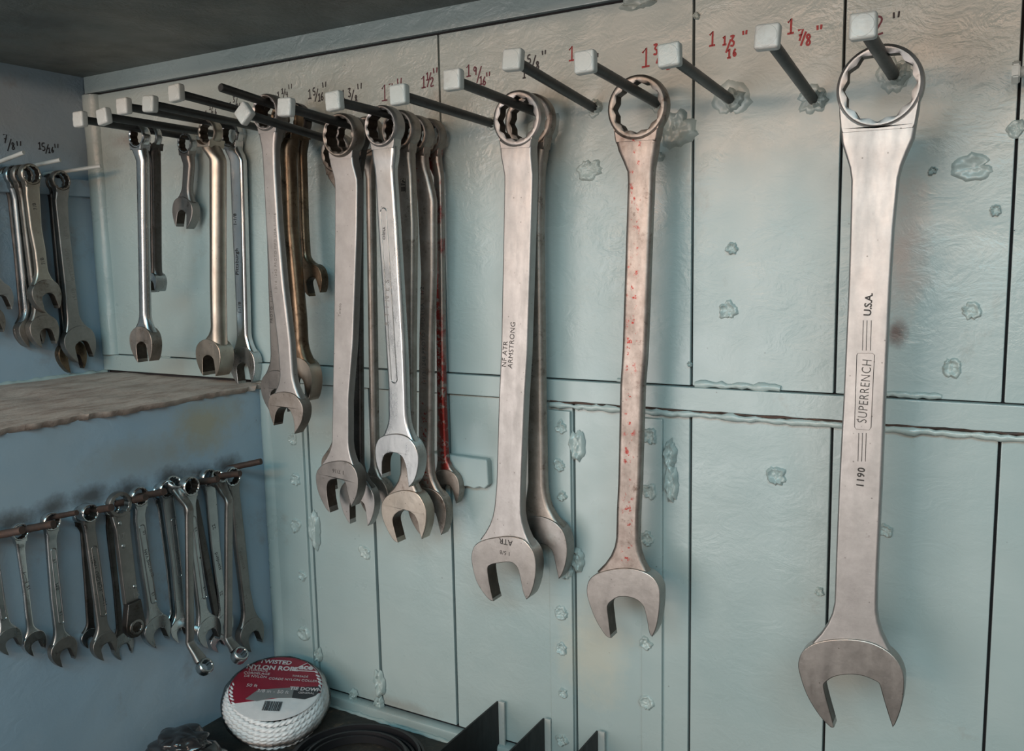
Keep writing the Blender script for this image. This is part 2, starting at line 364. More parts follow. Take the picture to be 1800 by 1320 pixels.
def wrench(label, group, ring, rv, head, hw=None, st=None, p0=None, n=NY, ang=12, mats=('worn', 'worn', 'worn'), ri=.80, tr=.30, th=.24, ts=.17,
           yaw=0, trace=None, texts=(), panel=None, corner=.3, cat='wrench', lean=0.0, ringtilt=0, bend=0.0, dz=0.0, flare=.70, name='combination_wrench'):
    """ring/head: pixels of the ring-face centre and open-end centre; p0: a point of the ring-face plane; rv, hw: pixel radii; st: shank edges (y, xl, xr)"""
    P = hit(*ring, p0, n); Hc = hit(*head, p0, n)
    z = (P - Hc).normalized(); L = (P - Hc).length
    y = (-n); x = y.cross(z).normalized(); y = z.cross(x)
    mw = Matrix(((x.x, y.x, z.x, P.x), (x.y, y.y, z.y, P.y), (x.z, y.z, z.z, P.z + dz), (0, 0, 0, 1)))
    inv = mw.inverted()
    def loc(px, py, off=0.0):
        q = hit(px, py, P + y * off, y); q = inv @ q; return q.x, q.z
    Ro = rv * fwd(P) / F * 1.04; Ri = Ro * ri
    T = Ro * 2 * tr
    a_ = loc(head[0] - (hw or 50), head[1]); b_ = loc(head[0] + (hw or 50), head[1]); Rh = abs(b_[0] - a_[0]) / 2
    TH = Rh * 2 * th; TS = Rh * 2 * ts; yc = T / 2
    root = empty(name, mw); tag(root, label, 'wrench', group)
    bm = bmesh.new(); ring_mesh(bm, Ro, Ri, 0, T)
    if ringtilt: bmesh.ops.rotate(bm, verts=bm.verts, cent=(0, T / 2, 0), matrix=Matrix.Rotation(math.radians(ringtilt), 3, 'X'))
    finish('box_end', bm, M[mats[0]], root, 32, mat2=M['grime'])
    # head
    yh0, yh1 = yc - TH / 2, yc + TH / 2
    if trace:
        out = [loc(*q, yh0) for q in trace[0]]; inn = [loc(*q, yh0) for q in trace[1]]
    else:
        ca, sa = math.cos(math.radians(ang)), math.sin(math.radians(ang))
        f_ = lambda q: (q[0] * Rh * ca - q[1] * Rh * sa, -L + q[0] * Rh * sa + q[1] * Rh * ca)
        out = [f_(q) for q in TEMPLATE_OUT]; inn = [f_(q) for q in TEMPLATE_IN]
    oc = spline(out, 4); ic = spline(inn, 4)
    poly = [Vector(p) for p in oc] + [Vector(p) for p in ic[1:-1]]
    bm = bmesh.new(); plate_outline(bm, poly, yh0, yh1, min(TH * .08, .0008), [tuple(p[:2]) for p in ic[2:-2]])
    finish('open_end', bm, M[mats[2]], root, 20, mat2=M['grime'])
    crown = max(p[1] for p in out); hcu = sum(p[0] for p in out) / len(out)
    # shank
    ys0 = yc - TS / 2
    pts = []
    for (py, xl, xr) in st:
        l_ = loc(xl, py, ys0); r_ = loc(xr, py, ys0); pts.append(((l_[1] + r_[1]) / 2, (l_[0] + r_[0]) / 2, (r_[0] - l_[0]) / 2))
    pts.sort(reverse=True)
    def shank_at(v):
        if v >= pts[0][0]: return pts[0][1] * (1 if True else 0), pts[0][2]
        if v <= pts[-1][0]: return pts[-1][1], pts[-1][2]
        for p_, q_ in zip(pts, pts[1:]):
            if q_[0] <= v <= p_[0]:
                t = (p_[0] - v) / (p_[0] - q_[0]); return p_[1] + (q_[1] - p_[1]) * t, p_[2] + (q_[2] - p_[2]) * t
    stn = []; v0 = -Ro * .98; v1 = crown - Rh * .28; K = 44
    for i in range(K + 1):
        v = v0 + (v1 - v0) * i / K
        u, h = shank_at(v)
        s = 1 - sstep((-v - Ro * .9) / (Ro * 1.3)); u *= (1 - s) if v > -2.2 * Ro else 1
        h = h + (max(h, Ro * flare) - h) * s ** 1.25
        lo = min(pts[-1][0], crown + Rh * 1.2)
        s2 = 1 - max(0, min(1, (v - v1) / (max(Rh * .9, crown + Rh * .75 - v1))))
        s2 = s2 ** 2.0; h = h + (max(h, Rh * .80) - h) * s2; u = u + (hcu * .7 - u) * s2
        yb = bend * sstep((-v - Ro * 1.2) / (Ro * 2.6)) * (1 - 0)
        tt = TS / 2 * (1 + .2 * sstep(s * 1.5) + .12 * s2)
        if i == 0: tt = TS * .57
        stn.append((v, u, h, yc, tt))
    bm = bmesh.new(); shank_mesh(bm, stn, corner)
    fl = max(flare, pts[0][2] / Ro); sx_ = min(.965, fl + .10); th0 = math.asin(sx_); arc = [(Ro * .95 * math.sin(-th0 + 2 * th0 * k / 16), -Ro * .95 * math.cos(-th0 + 2 * th0 * k / 16)) for k in range(17)]
    vb = stn[0][0] - .003; g_ = arc + [(Ro * (fl * .6 + sx_ * .4 - .005), -Ro * (.62 + (1 - sx_) * .3)), (stn[0][2] * .995, stn[0][0] + .001), (stn[0][2] * .94, vb), (-stn[0][2] * .94, vb), (-stn[0][2] * .995, stn[0][0] + .001), (-Ro * (fl * .6 + sx_ * .4 - .005), -Ro * (.62 + (1 - sx_) * .3))]
    plate_outline(bm, g_, yc - TS * .59, yc + TS * .59, min(TS * .12, Ro * .05))
    sh = finish('shank', bm, M[mats[1]], root, 60)
    if bend:      # ring and the first bit of the shank set towards the viewer / wall
        for o in root.children:
            for vv in o.data.vertices:
                vv.co.y += bend * (1 - sstep((-vv.co.z - Ro * 1.0) / (Ro * 2.4)))
    for tx in texts:
        s_, px, py, hp, rot = tx[:5]; mk = tx[5] if len(tx) > 5 else 'stamp'; where = tx[6] if len(tx) > 6 else 's'
        yy = (ys0 if where == 's' else yh0) - .00012
        u, v = loc(px, py, yy); size = hp * fwd(P) / F * 1.38
        par = sh if where == 's' else [c for c in root.children if c.name.startswith('open_end')][0]
        if mk == 'box':
            wb, hb = size * .95, size * .62; mk = 'tan'; bm = bmesh.new(); box(bm, u - hb * .72, u + hb * .72, yy - .0002, yy + .0005, v - wb * 1.02, v + wb * 1.02, .0003)
            finish('stamp_field', bm, M['dark'], par, 30, 'dark rectangular stamp field'); yy -= .0004
        text_part('stamped_lettering', s_, size, M[mk], par, face_m(u, v, yy, rot), bold=tx[7] if len(tx) > 7 else 0, spacing=tx[8] if len(tx) > 8 else 1.05, squeeze=tx[9] if len(tx) > 9 else 1.0)
    if panel:
        (xa, ya), (xb, yb), wpx = panel
        ua, va = loc(xa, ya, ys0); ub, vb = loc(xb, yb, ys0); hwp = wpx * fwd(P) / F / 2
        A, B = Vector((ua, va)), Vector((ub, vb)); d_ = (B - A).normalized(); nn = Vector((-d_.y, d_.x)); loop = []
        for k in range(9): q = math.pi * k / 8; loop.append(A + nn * hwp * math.cos(q) - d_ * hwp * math.sin(q))
        for k in range(9): q = math.pi * k / 8; loop.append(B - nn * hwp * math.cos(q) + d_ * hwp * math.sin(q))
        bm = bmesh.new(); loop.append(loop[0]); tube(bm, [Vector((p.x, ys0, p.y)) for p in loop], .0007, 6, flat=1)
        finish('raised_panel_rim', bm, M[mats[1]], sh, 60)
    if yaw:
        root.matrix_world = mw @ Matrix.Rotation(math.radians(yaw), 4, 'Z')
    root['_b'] = 0; del root['_b']
    return root

# ------------------------------------------------------------------ the setting
def structure(name, bm, mat, label, sharp=50):
    o = finish(name, bm, mat, None, sharp); tag(o, label, kind='structure'); return o
bm = bmesh.new(); box(bm, XC - .03, 0.6, .006, .03, -.9, .6)
wall = structure('wall_right', bm, M['gap'], 'teal grey painted plank wall carrying the row of bolts')
def panel(x0, x1, z0, z1, y0=0.0, y1=.007, bev=.0012, name='panel', mat='paint', g=.0011):
    bm = bmesh.new(); box(bm, x0 + g, x1 - g, y0, y1, z0 + .0006, z1 - .0006, bev); return finish(name, bm, M[mat], wall, 40)
ZR1, ZR0 = -.1362, -.1625
ux = [XC, -.6160, -.3025, -.1568, -.0118, .58]
for a_, b_ in zip(ux, ux[1:]): panel(a_, b_, ZR1, .2685)
panel(XC, .58, .2710, .55, -.001)
lx = [XL - .02, -.8555, -.7422, -.6160, -.4425, -.3028, -.1580, -.0125, .58]
for i, (a_, b_) in enumerate(zip(lx, lx[1:])):
    panel(a_, b_, -.6045 if i < 4 else -.9, ZR0, .0, g=.0022 if i in (1, 2) else .0012)
panel(XC, .58, ZR0, ZR1, -.0055, .006, .0015, 'rail')
# kick strip below the lower panels
panel(XL, -.44, -.63, -.6065, -.012, .006, .004, 'kick_strip')
# raised straps running down under the rail
for x0, x1, zt, zb in ((onY(965, 900).x, onY(1008, 900).x, -.172, -.9), (onY(1128, 900).x, onY(1168, 900).x, -.173, -.9), (-.937, -.861, -.170, -.62)):
    panel(x0, x1, zb, zt, -.0045, .002, .0015, 'strap')
p = onY(800, 812); q = onY(865, 865)
bm = bmesh.new()
pl = [(p.x - .03, -.2375), (q.x - .002, -.2390), (q.x, -.2420), (q.x + .001, -.2700), (q.x - .005, -.2760), (q.x - .012, -.2745), (q.x - .020, -.2775), (q.x - .03, -.2755), (q.x - .042, -.2775), (p.x - .03, -.2760)]
plate_outline(bm, pl, -.010, .001, .0015); finish('tab_plate', bm, M['paint'], wall, 40)
# rounded corner beads
def bead(x, z0, z1, r, y=-.0, par=None):
    bm = bmesh.new(); rs = []
    for i in range(25):
        z = z0 + (z1 - z0) * i / 24; w = r * (1 + .1 * noise.noise(Vector((x * 9, 0, z * 14))))
        rs.append([Vector((x + w * math.cos(a_ * math.pi / 10) * 1.0, y - w * .75 * math.sin(a_ * math.pi / 10), z)) for a_ in range(11)])
    rows(bm, rs, True, True, True); return finish('corner_bead', bm, M['paint'], par, 60)
bead(XC + .016, ZR1, .268, .017, .001, wall)
bead(XL + .012, -.60, ZR0 - .012, .013, .001, wall)

# left walls, shelf, ceiling, bench
bm = bmesh.new(); box(bm, XC - .05, XC, -.5, .02, ZS - .05, .6); structure('wall_left', bm, M['paint_left'], 'blue grey upper side wall at the left, skylight tint in its paint')
bm = bmesh.new(); box(bm, XL - .05, XL, -.5, .001, ZB - .2, ZS - .004); structure('wall_lower_left', bm, M['paint_left'], 'blue grey lower side wall below the shelf, skylight tint in its paint')
rng = random.Random(5)
bm = bmesh.new(); NXs, NYs = 14, 60; grid = []
for i in range(NXs + 1):
    r_ = []
    for j in range(NYs + 1):
        x = XC + (XL + .006 - XC) * i / NXs; y = -.5 + .5 * j / NYs
        r_.append(Vector((x + (rng.uniform(-.0035, .0035) if i == NXs else 0), y, ZS + .0025 * noise.noise(Vector((x * 20, y * 20, 0))) - (.002 if i == NXs else 0))))
    grid.append(r_)
grid.append([v + Vector((-.003, 0, -.007)) for v in grid[-1]]); grid.append([v + Vector((-.012, 0, -.002)) for v in grid[-1]])
rows(bm, grid, False, False, False); sh_ = structure('trim_1', bm, M['dust'], 'dusty brown shelf top at the left below the hanging small wrenches', 60)
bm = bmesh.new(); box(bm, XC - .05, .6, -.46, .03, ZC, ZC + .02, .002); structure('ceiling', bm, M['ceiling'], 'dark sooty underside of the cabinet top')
bm = bmesh.new(); box(bm, XL - .05, .6, -1.1, .02, ZB - .03, ZB); structure('floor', bm, M['bench'], 'grimy black bench top at the bottom')

# lumpy paint and weld blobs
def blob(o_, nx, nz, nn, r, seed, par, name='weld_blob', aspect=1.0, h=.0030, mat='paint_lump', craters=True, rot=None):
    rg = random.Random(seed); bm = bmesh.new(); K, R_ = 30, 7; ph = rg.uniform(0, 50)
    rot = rg.uniform(0, 6.28) if rot is None else rot
    cr, sr = math.cos(rot), math.sin(rot)
    rings = []; cvert = bm.verts.new(o_ + nn * h * rg.uniform(.1, .6))
    for j in range(1, R_ + 1):
        t = j / R_; row = []
        for k in range(K):
            a_ = 2 * math.pi * k / K
            rr = r * t * (1 + .34 * noise.noise(Vector((math.cos(a_) * 1.1, math.sin(a_) * 1.1, ph))) + .30 * noise.noise(Vector((math.cos(a_) * 2.9, math.sin(a_) * 2.9, ph + 9))) + .12 * noise.noise(Vector((math.cos(a_) * 7, math.sin(a_) * 7, ph + 3))))
            hh = h * (math.exp(-((t - .72) / .2) ** 2) * (.75 + .9 * noise.noise(Vector((math.cos(a_) * 2, math.sin(a_) * 2, ph + 20)))) + (.25 if craters else .9 * (1 - t)) + .5 * noise.noise(Vector((rr / r * math.cos(a_) * 4, rr / r * math.sin(a_) * 4, ph + 31)))) if j < R_ else -.0008
            a1, b1 = rr * math.cos(a_) * aspect, rr * math.sin(a_)
            row.append(bm.verts.new(o_ + nx * (a1 * cr - b1 * sr) + nz * (a1 * sr + b1 * cr) + nn * max(hh, -.0008)))
        rings.append(row)
    for k in range(K): bm.faces.new((cvert, rings[0][k], rings[0][(k + 1) % K]))
    for a2, b2 in zip(rings, rings[1:]):
        for k in range(K): bm.faces.new((a2[k], b2[k], b2[(k + 1) % K], a2[(k + 1) % K]))
    return finish(name, bm, M[mat], par, 70)
XX, ZZ = Vector((1, 0, 0)), Vector((0, 0, 1))
def wblob(px, py, rpx, y=0.0, seed=None, **k):
    o_ = onY(px, py, y); r = rpx * fwd(o_) / F * .95
    return blob(o_, XX, ZZ, NY, r, seed or int(px * 7 + py), wall, **k)
for px, py, r in ((987, 751, 13), (984, 818, 13), (989, 872, 10), (992, 1004, 15), (987, 1077, 14), (988, 1140, 12), (990, 1218, 10), (988, 1300, 12),
                  (1142, 767, 16), (1141, 863, 15), (1138, 947, 14), (1135, 1130, 13), (1137, 1235, 14), (515, 772, 12), (520, 842, 13), (520, 922, 14), (532, 1012, 10), (534, 1113, 15)):
    wblob(px, py, r, -.0045)
for px, py, r in ((1287, 437, 12), (1280, 545, 18), (1707, 546, 17), (1674, 645, 19), (1365, 836, 19), (1441, 1040, 9), (642, 970, 14), (1557, 932, 14), (1787, 226, 16), (1518, 660, 9), (1640, 300, 9), (1750, 370, 11), (1213, 640, 5), (1221, 232, 4)):
    wblob(px, py, r)
wblob(1035, 298, 20, aspect=1.3, rot=.2, seed=4); wblob(1712, 295, 24, aspect=1.6, rot=0, seed=14)
wblob(1190, 228, 36, aspect=1.0, seed=21, h=.006, craters=False); wblob(955, 232, 38, aspect=.9, seed=23, h=.006, craters=False)
wblob(1128, 3, 16, aspect=2.4, rot=0, seed=31, h=.006); wblob(1225, 28, 7, seed=6); wblob(1160, 275, 9, seed=8)
for px, py, r, asp, s in ((1015, 785, 14, 2.2, 1), (1016, 983, 12, 2.0, 2), (1178, 800, 12, 2.4, 3), (1180, 848, 14, 2.6, 4), (553, 930, 14, 2.6, 5), (668, 1200, 12, 2.2, 7), (560, 1150, 8, 1.5, 8), (668, 1237, 10, 1.5, 10), (622, 1222, 8, 1.6, 11)):
    wblob(px, py, r, -.002, seed=s + 60, aspect=asp, rot=math.pi / 2, h=.005, craters=False)
wblob(1783, 905 - 500, 1, seed=3)
def caulk(a_, b_, r, seed, parent, amp=.5):
    rg = random.Random(seed); k = int((b_ - a_).length / .006) + 2; pts = [a_.lerp(b_, i / k) + ZZ * rg.uniform(-r, r) * .25 for i in range(k + 1)]
    bm = bmesh.new(); tube(bm, pts, lambda i: r * (1 + amp * noise.noise(Vector((i * .35, seed, 0))) + amp * .5 * noise.noise(Vector((i * 1.3, seed, 4)))), 8, .12, rg)
    return finish('paint_ridge', bm, M['paint_lump'], parent, 70)
caulk(Vector((-.47, -.004, ZR0 - .0035)), Vector((.5, -.004, ZR0 - .0042)), .0034, 3, wall, .9)
bm = bmesh.new(); rg_ = random.Random(2); pts_ = [Vector((-.47 + .97 * i / 120, -.0052, ZR0 + .0002 + rg_.uniform(-.0006, .0006))) for i in range(121)]
tube(bm, pts_, lambda i: .0012 * (1 + .9 * noise.noise(Vector((i * .3, 1, 7)))), 6); finish('rust_line', bm, M['rusty'], wall, 60, 'dark rusty crack under the rail')
caulk(onY(1222, 676, -.001), onY(1372, 682, -.001), .0034, 5, wall, 1.0)
caulk(onY(1560, 692, -.001), onY(1655, 697, -.001), .0028, 8, wall, .9)
caulk(onY(1085, 668, -.001), onY(1130, 671, -.001), .0022, 9, wall, .9)
caulk(onY(255, 627, -.001), onY(300, 629, -.001), .002, 10, wall, .9)
caulk(Vector((XL, -.013, ZB)), Vector((-.62, -.013, ZB)), .003, 12, wall, .9)
for y0, y1, x, z, s in ((-.49, -.002, XC + .001, ZS, 21), ):
    caulk(Vector((x, y0, z)), Vector((x, y1, z)), .0045, s, sh_, .9)

# ------------------------------------------------------------------ bolts along the wall
BOLTS = {}
BR = .0050
def bolt(key, head, on, label, square=True, turn=0, L=.175, r=BR, hs=.0098):
    P = onY(*head, -L); bx = P.x
    Q = onX(*on, bx)                                    # a second point of the shaft
    d = (Q - P); B = P + d * ((0 - P.y) / d.y)
    BOLTS[key] = (P, B)
    z = (P - B).normalized(); x = Vector((1, 0, 0)); y = z.cross(x)
    mw = Matrix(((x.x, y.x, z.x, B.x), (x.y, y.y, z.y, B.y), (x.z, y.z, z.z, B.z), (0, 0, 0, 1)))
    root = empty('square_head_bolt' if square else 'steel_rod', mw); tag(root, label, 'bolt' if square else 'rod', 'steel bolts in a row across the upper wall')
    bm = bmesh.new(); Ln = (P - B).length
    rs = [[Vector((r * math.cos(k * math.pi / 9), r * math.sin(k * math.pi / 9), zz)) for k in range(18)] for zz in [-.004 + (Ln + .004) * i / 8 for i in range(9)]]
    if not square:
        rs.append([v * 1 for v in [Vector((q.x * .8, q.y * .8, Ln + .0012)) for q in rs[-1]]])
    rows(bm, rs); finish('shaft', bm, M['bolt'], root, 40)
    if square:
        bm = bmesh.new(); box(bm, -hs, hs, -hs, hs, -.0045, .0055, .0026, 3)
        bmesh.ops.create_cone(bm, cap_ends=True, segments=24, radius1=hs * .86, radius2=hs * .78, depth=.0008, matrix=Matrix.Translation((0, 0, .0057)))
        bmesh.ops.rotate(bm, verts=bm.verts, cent=(0, 0, 0), matrix=Matrix.Rotation(math.radians(turn), 3, 'Z'))
        bmesh.ops.translate(bm, verts=bm.verts, vec=(0, 0, Ln)); finish('head', bm, M['bolthead'], root, 50)
    return root
bolt('b1', (142, 210), (330, 240), 'square headed bolt nearest the left corner, holding the stubby wrench')
bolt('b2', (184, 205), (330, 228), 'empty square headed bolt, second from the left corner', turn=8)
bolt('b3', (219, 187), (362, 213), 'square headed bolt, third from the left corner, holding the tan steel wrench')
bolt('b4', (265, 183), (445, 222), 'empty square headed bolt, fourth from the left corner', turn=-5)
bolt('b5', (311, 164), (427, 195), 'empty square headed bolt left of the headless rod', turn=4)
bolt('b6', (389, 154), (483, 185), 'headless steel rod with a bare pinkish end', square=False)
bolt('b7', (431, 200), (567, 242), 'bolt with its square head turned to a diamond', turn=42)
bolt('b8', (504, 189), (604, 217), 'square headed bolt below the handwritten 1 5/16, holding the thick pale wrench', turn=-4)
bolt('b9', (589, 178), (688, 202), 'square headed bolt beside the handwritten 1 3/8, holding the bright paneled wrench', turn=3)
bolt('b10', (703, 167), (862, 216), 'empty square headed bolt covering part of the red 1 7/16', turn=2)
bolt('b11', (798, 141), (930, 192), 'square headed bolt left of the red 1 9/16, holding the plain bright wrench')
bolt('b12', (903, 106), (1048, 192), 'empty square headed bolt in front of the black 1 5/8', turn=-3)
bolt('b13', (1030, 110), (1160, 184), 'square headed bolt holding the pink specked wrench', turn=2)
bolt('b14', (1178, 98), (1285, 176), 'empty square headed bolt in front of the red 1 3/4', turn=3)
bolt('b15', (1350, 66), (1415, 155), 'empty square headed bolt between the red 1 13/16 and 1 7/8', turn=-2)
bolt('b16', (1518, 47), (1568, 128), 'square headed bolt holding the biggest wrench at the right', r=.0056)
for k_, s_ in (('b10', .6), ('b12', .7), ('b14', 1.35), ('b15', 1.0), ('b16', 1.15), ('b13', .8), ('b11', .8)):
    B = BOLTS[k_][1]; blob(Vector((B.x, 0, B.z)), XX, ZZ, NY, .014 * s_, int(k_[1:]), wall, name='weld_blob', h=.002, craters=False)
    blob(Vector((B.x + .004, -.001, B.z)), XX, ZZ, NY, .0085 * s_, int(k_[1:]) + 40, wall, name='weld_blob', h=.0055, craters=False)
# bolt coming in at the right edge
root = empty('hex_bolt', Matrix.Translation(onY(1786, 127, -.03))); tag(root, 'short hex bolt cut off by the right edge of the picture', 'bolt')
bm = bmesh.new(); bmesh.ops.create_cone(bm, cap_ends=True, segments=6, radius1=.0098, radius2=.0098, depth=.006, matrix=Matrix.Rotation(math.radians(90), 4, 'Y') @ Matrix.Rotation(.5, 4, 'Z'))
bmesh.ops.bevel(bm, geom=bm.edges[:], offset=.001, segments=2, affect='EDGES'); finish('head', bm, M['bolthead'], root, 40)
bm = bmesh.new(); tube(bm, [Vector((0, 0, 0)), Vector((.05, .016, 0)), Vector((.09, .031, 0))], .0045, 14); finish('shaft', bm, M['bolthead'], root, 40)

# ------------------------------------------------------------------ handwriting on the walls
G = {'1': [[(.15, .75), (.45, 1), (.42, 0)], [(.1, 0), (.7, .02)]], '2': [[(.1, .75), (.25, 1), (.55, .95), (.6, .7), (.1, 0), (.75, .05)]],
     '3': [[(.1, .95), (.6, 1), (.3, .6), (.6, .35), (.45, 0), (.1, .08)]], '4': [[(.15, 1), (.12, .45), (.7, .5)], [(.55, .95), (.5, 0)]],
     '5': [[(.65, 1), (.2, .95), (.15, .55), (.55, .5), (.6, .15), (.35, 0), (.1, .08)]], '6': [[(.55, 1), (.2, .5), (.2, .1), (.45, 0), (.6, .25), (.4, .45), (.2, .3)]],
     '7': [[(.05, .95), (.65, 1), (.25, 0)], [(.15, .5), (.55, .52)]], '8': [[(.55, .85), (.3, 1), (.15, .75), (.55, .3), (.35, 0), (.12, .2), (.5, .7), (.55, .85)]],
     '9': [[(.6, .85), (.3, 1), (.15, .65), (.45, .5), (.6, .9), (.5, 0)]], '/': [[(.0, -.1), (.6, 1.1)]], '"': [[(-.05, 1.15), (.0, .35)], [(.85, 1.2), (.75, .4)]]}
def write(items, mat, label, plane='Y', w=.00085):
    bm = bmesh.new()
    for ch, px, py, hp in items:
        o_ = onY(px, py, 0) if plane == 'Y' else onX(px, py, XC); s = hp * fwd(o_) / F
        ax = XX if plane == 'Y' else Vector((0, 1, 0)); nn = NY if plane == 'Y' else NX
        for stroke in G[ch]:
            pts = [o_ + ax * ((a_ - .35) * s * .75) + ZZ * ((b_ - .5) * s) + nn * .0002 for a_, b_ in stroke]
            pts = spline(pts, 3) if len(pts) > 3 else pts
            rs = []
            for i, p_ in enumerate(pts):
                t = (pts[min(i + 1, len(pts) - 1)] - pts[max(i - 1, 0)]).normalized(); sd = t.cross(nn) * w
                rs.append([p_ - sd, p_ - sd * .6 + nn * .00025, p_ + sd * .6 + nn * .00025, p_ + sd])
            rows(bm, rs, False, False, False)
    o = finish('handwritten_size', bm, M[mat], wall if plane == 'Y' else bpy.data.objects['wall_left'], 70, label); return o
write([('1', 362, 200, 11), ('1', 369, 188, 9), ('/', 373, 193, 13), ('1', 374, 200, 9), ('6', 379, 196, 9)], 'ink', 'black handwritten 1 1/16', w=.0007)
write([('1', 405, 184, 10), ('3', 411, 175, 9), ('/', 416, 180, 13), ('1', 417, 186, 8), ('6', 421, 185, 8)], 'ink', 'black handwritten 1 3/16', w=.0007)
write([('1', 489, 167, 11), ('1', 496, 160, 9), ('/', 500, 164, 13), ('4', 504, 166, 10), ('"', 510, 155, 10)], 'ink', 'black handwritten 1 1/4 inch', w=.0007)
write([('1', 544, 165, 16), ('5', 552, 161, 12), ('/', 557, 167, 18), ('1', 561, 171, 13), ('6', 566, 169, 13), ('"', 570, 152, 11)], 'ink', 'black handwritten 1 5/16 inch')
write([('1', 603, 166, 15), ('3', 614, 163, 14), ('/', 620, 169, 17), ('8', 626, 174, 12), ('"', 632, 155, 12)], 'ink', 'black handwritten 1 3/8 inch')
write([('1', 675, 163, 27), ('7', 687, 156, 17), ('/', 691, 165, 18), ('"', 702, 146, 12)], 'maroonink', 'maroon handwritten 1 7/16 inch, partly behind a bolt head')
write([('1', 744, 144, 20), ('1', 751, 134, 13), ('/', 755, 140, 20), ('2', 759, 144, 14), ('"', 765, 127, 11)], 'maroonink', 'maroon handwritten 1 1/2 inch')
write([('1', 823, 124, 20), ('9', 835, 125, 14), ('/', 843, 131, 23), ('1', 845, 141, 14), ('6', 851, 142, 14), ('"', 858, 133, 9)], 'maroonink', 'maroon handwritten 1 9/16 inch')
write([('1', 921, 130, 14), ('5', 930, 104, 14), ('/', 939, 109, 19), ('8', 945, 115, 13), ('"', 956, 95, 9)], 'ink', 'black handwritten 1 5/8 inch')
write([('1', 1004, 94, 24), ], 'redink', 'red handwritten 1 before a bolt head')
write([('"', 1048, 100, 9)], 'ink', 'black inch marks right of a bolt head')
write([('1', 1134, 101, 32), ('3', 1152, 87, 17), ('/', 1157, 104, 12), ('1', 1174, 114, 14)], 'redink', 'red handwritten 1 3/4, partly behind a bolt head', w=.001)
write([('1', 1251, 68, 24), ('1', 1273, 71, 15), ('3', 1287, 72, 17), ('/', 1281, 81, 18), ('1', 1281, 94, 15), ('6', 1291, 92, 12), ('"', 1309, 60, 9)], 'redink', 'red handwritten 1 13/16 inch', w=.001)
write([('1', 1389, 46, 25), ('7', 1407, 62, 19), ('/', 1413, 68, 19), ('8', 1421, 70, 18), ('"', 1440, 51, 10)], 'redink', 'red handwritten 1 7/8 inch', w=.001)
write([('2', 1543, 45, 30)], 'maroonink', 'dark red handwritten 2', w=.0009)
write([('"', 1575, 30, 13)], 'ink', 'black inch marks at the right')
write([('7', 9, 244, 15), ('/', 17, 255, 18), ('8', 23, 257, 12), ('"', 33, 255, 10)], 'ink', 'black handwritten 7/8 inch on the side wall', 'X')
write([('1', 69, 256, 12), ('5', 76, 258, 13), ('/', 83, 262, 14), ('1', 86, 264, 9), ('6', 92, 263, 9), ('"', 99, 259, 9)], 'ink', 'black handwritten 15/16 inch on the side wall', 'X')

# ------------------------------------------------------------------ wrenches on the long wall
def Y(d): return Vector((0, -d, 0))
GM = 'combination wrenches hanging on the wall bolts'
w_ = wrench('largest combination wrench, bright steel with long boxed lettering on its wide shank', GM, (1545, 151), 70, (1497, 1190), 93,
    [(230, 1487, 1604), (270, 1493, 1588), (310, 1496, 1580), (400, 1494, 1571), (500, 1491, 1565), (700, 1482, 1556), (850, 1474, 1550), (1000, 1468, 1543), (1070, 1466, 1541)],
    Y(.088), mats=('satin', 'satin', 'satin_head'), ri=.84, tr=.20, th=.17, ts=.115, corner=.22, flare=.86,
    trace=([(1466, 1279), (1459, 1278), (1440, 1258), (1418, 1222), (1404, 1180), (1404, 1160), (1412, 1144), (1432, 1131), (1460, 1125), (1495, 1124), (1528, 1129), (1556, 1142), (1576, 1160), (1588, 1185), (1589, 1215), (1584, 1245), (1575, 1270), (1569, 1279)],
           [(1569, 1279), (1561, 1255), (1552, 1225), (1546, 1204), (1538, 1197), (1515, 1188), (1490, 1186), (1466, 1190), (1452, 1199), (1448, 1208), (1454, 1235), (1461, 1260), (1466, 1279)]),
    texts=[('U.S.A.', 1526, 535, 13, 88, 'stamp', 's', .0002, .95), ('SUPERRENCH', 1519.5, 688, 17, 88, 'stamp', 's', -.0001, 1.1, .78), ('1190', 1513, 838, 13, 88, 'stamp', 's', .0002, 1.1)])
# the rules and frame of the stamping
def line_part(root, segs, y_off, rad, mat, p0, n=NY):
    sh = [c for c in root.children if c.name.startswith('shank')][0]; inv = root.matrix_world.inverted(); bm = bmesh.new()
    for seg in segs:
        pts = []
        for q in seg:
            c_ = inv @ hit(*q, p0, n); pts.append(Vector((c_.x, y_off, c_.z)))
        tube(bm, pts, rad, 6, flat=.3)
    return finish('stamped_frame', bm, M[mat], sh, 60)
ys = min(v.co.y for v in [c for c in w_.children if c.name.startswith('shank')][0].data.vertices)
ys = sorted(v.co.y for v in [c for c in w_.children if c.name.startswith('shank')][0].data.vertices)[len([1]) + 20]
sh_stn = [c for c in w_.children if c.name.startswith('shank')][0]
mid = [v.co.y for v in sh_stn.data.vertices if -.45 < v.co.z < -.15]; ys = min(mid)
P88 = Y(.088 - ys)
fr = [(1508, 621), (1534, 621), (1537, 624), (1531, 751), (1528, 756), (1504, 754), (1502, 750), (1506, 624), (1508, 621)]
line_part(w_, [fr] + [[(a_, 563), (a_ - 1.6, 616)] for a_ in (1517.5, 1524, 1531.5)] + [[(a_, 761), (a_ - 1.6, 811)] for a_ in (1509.5, 1516, 1522.5)], ys - .0001, .00035, 'stamp', P88)

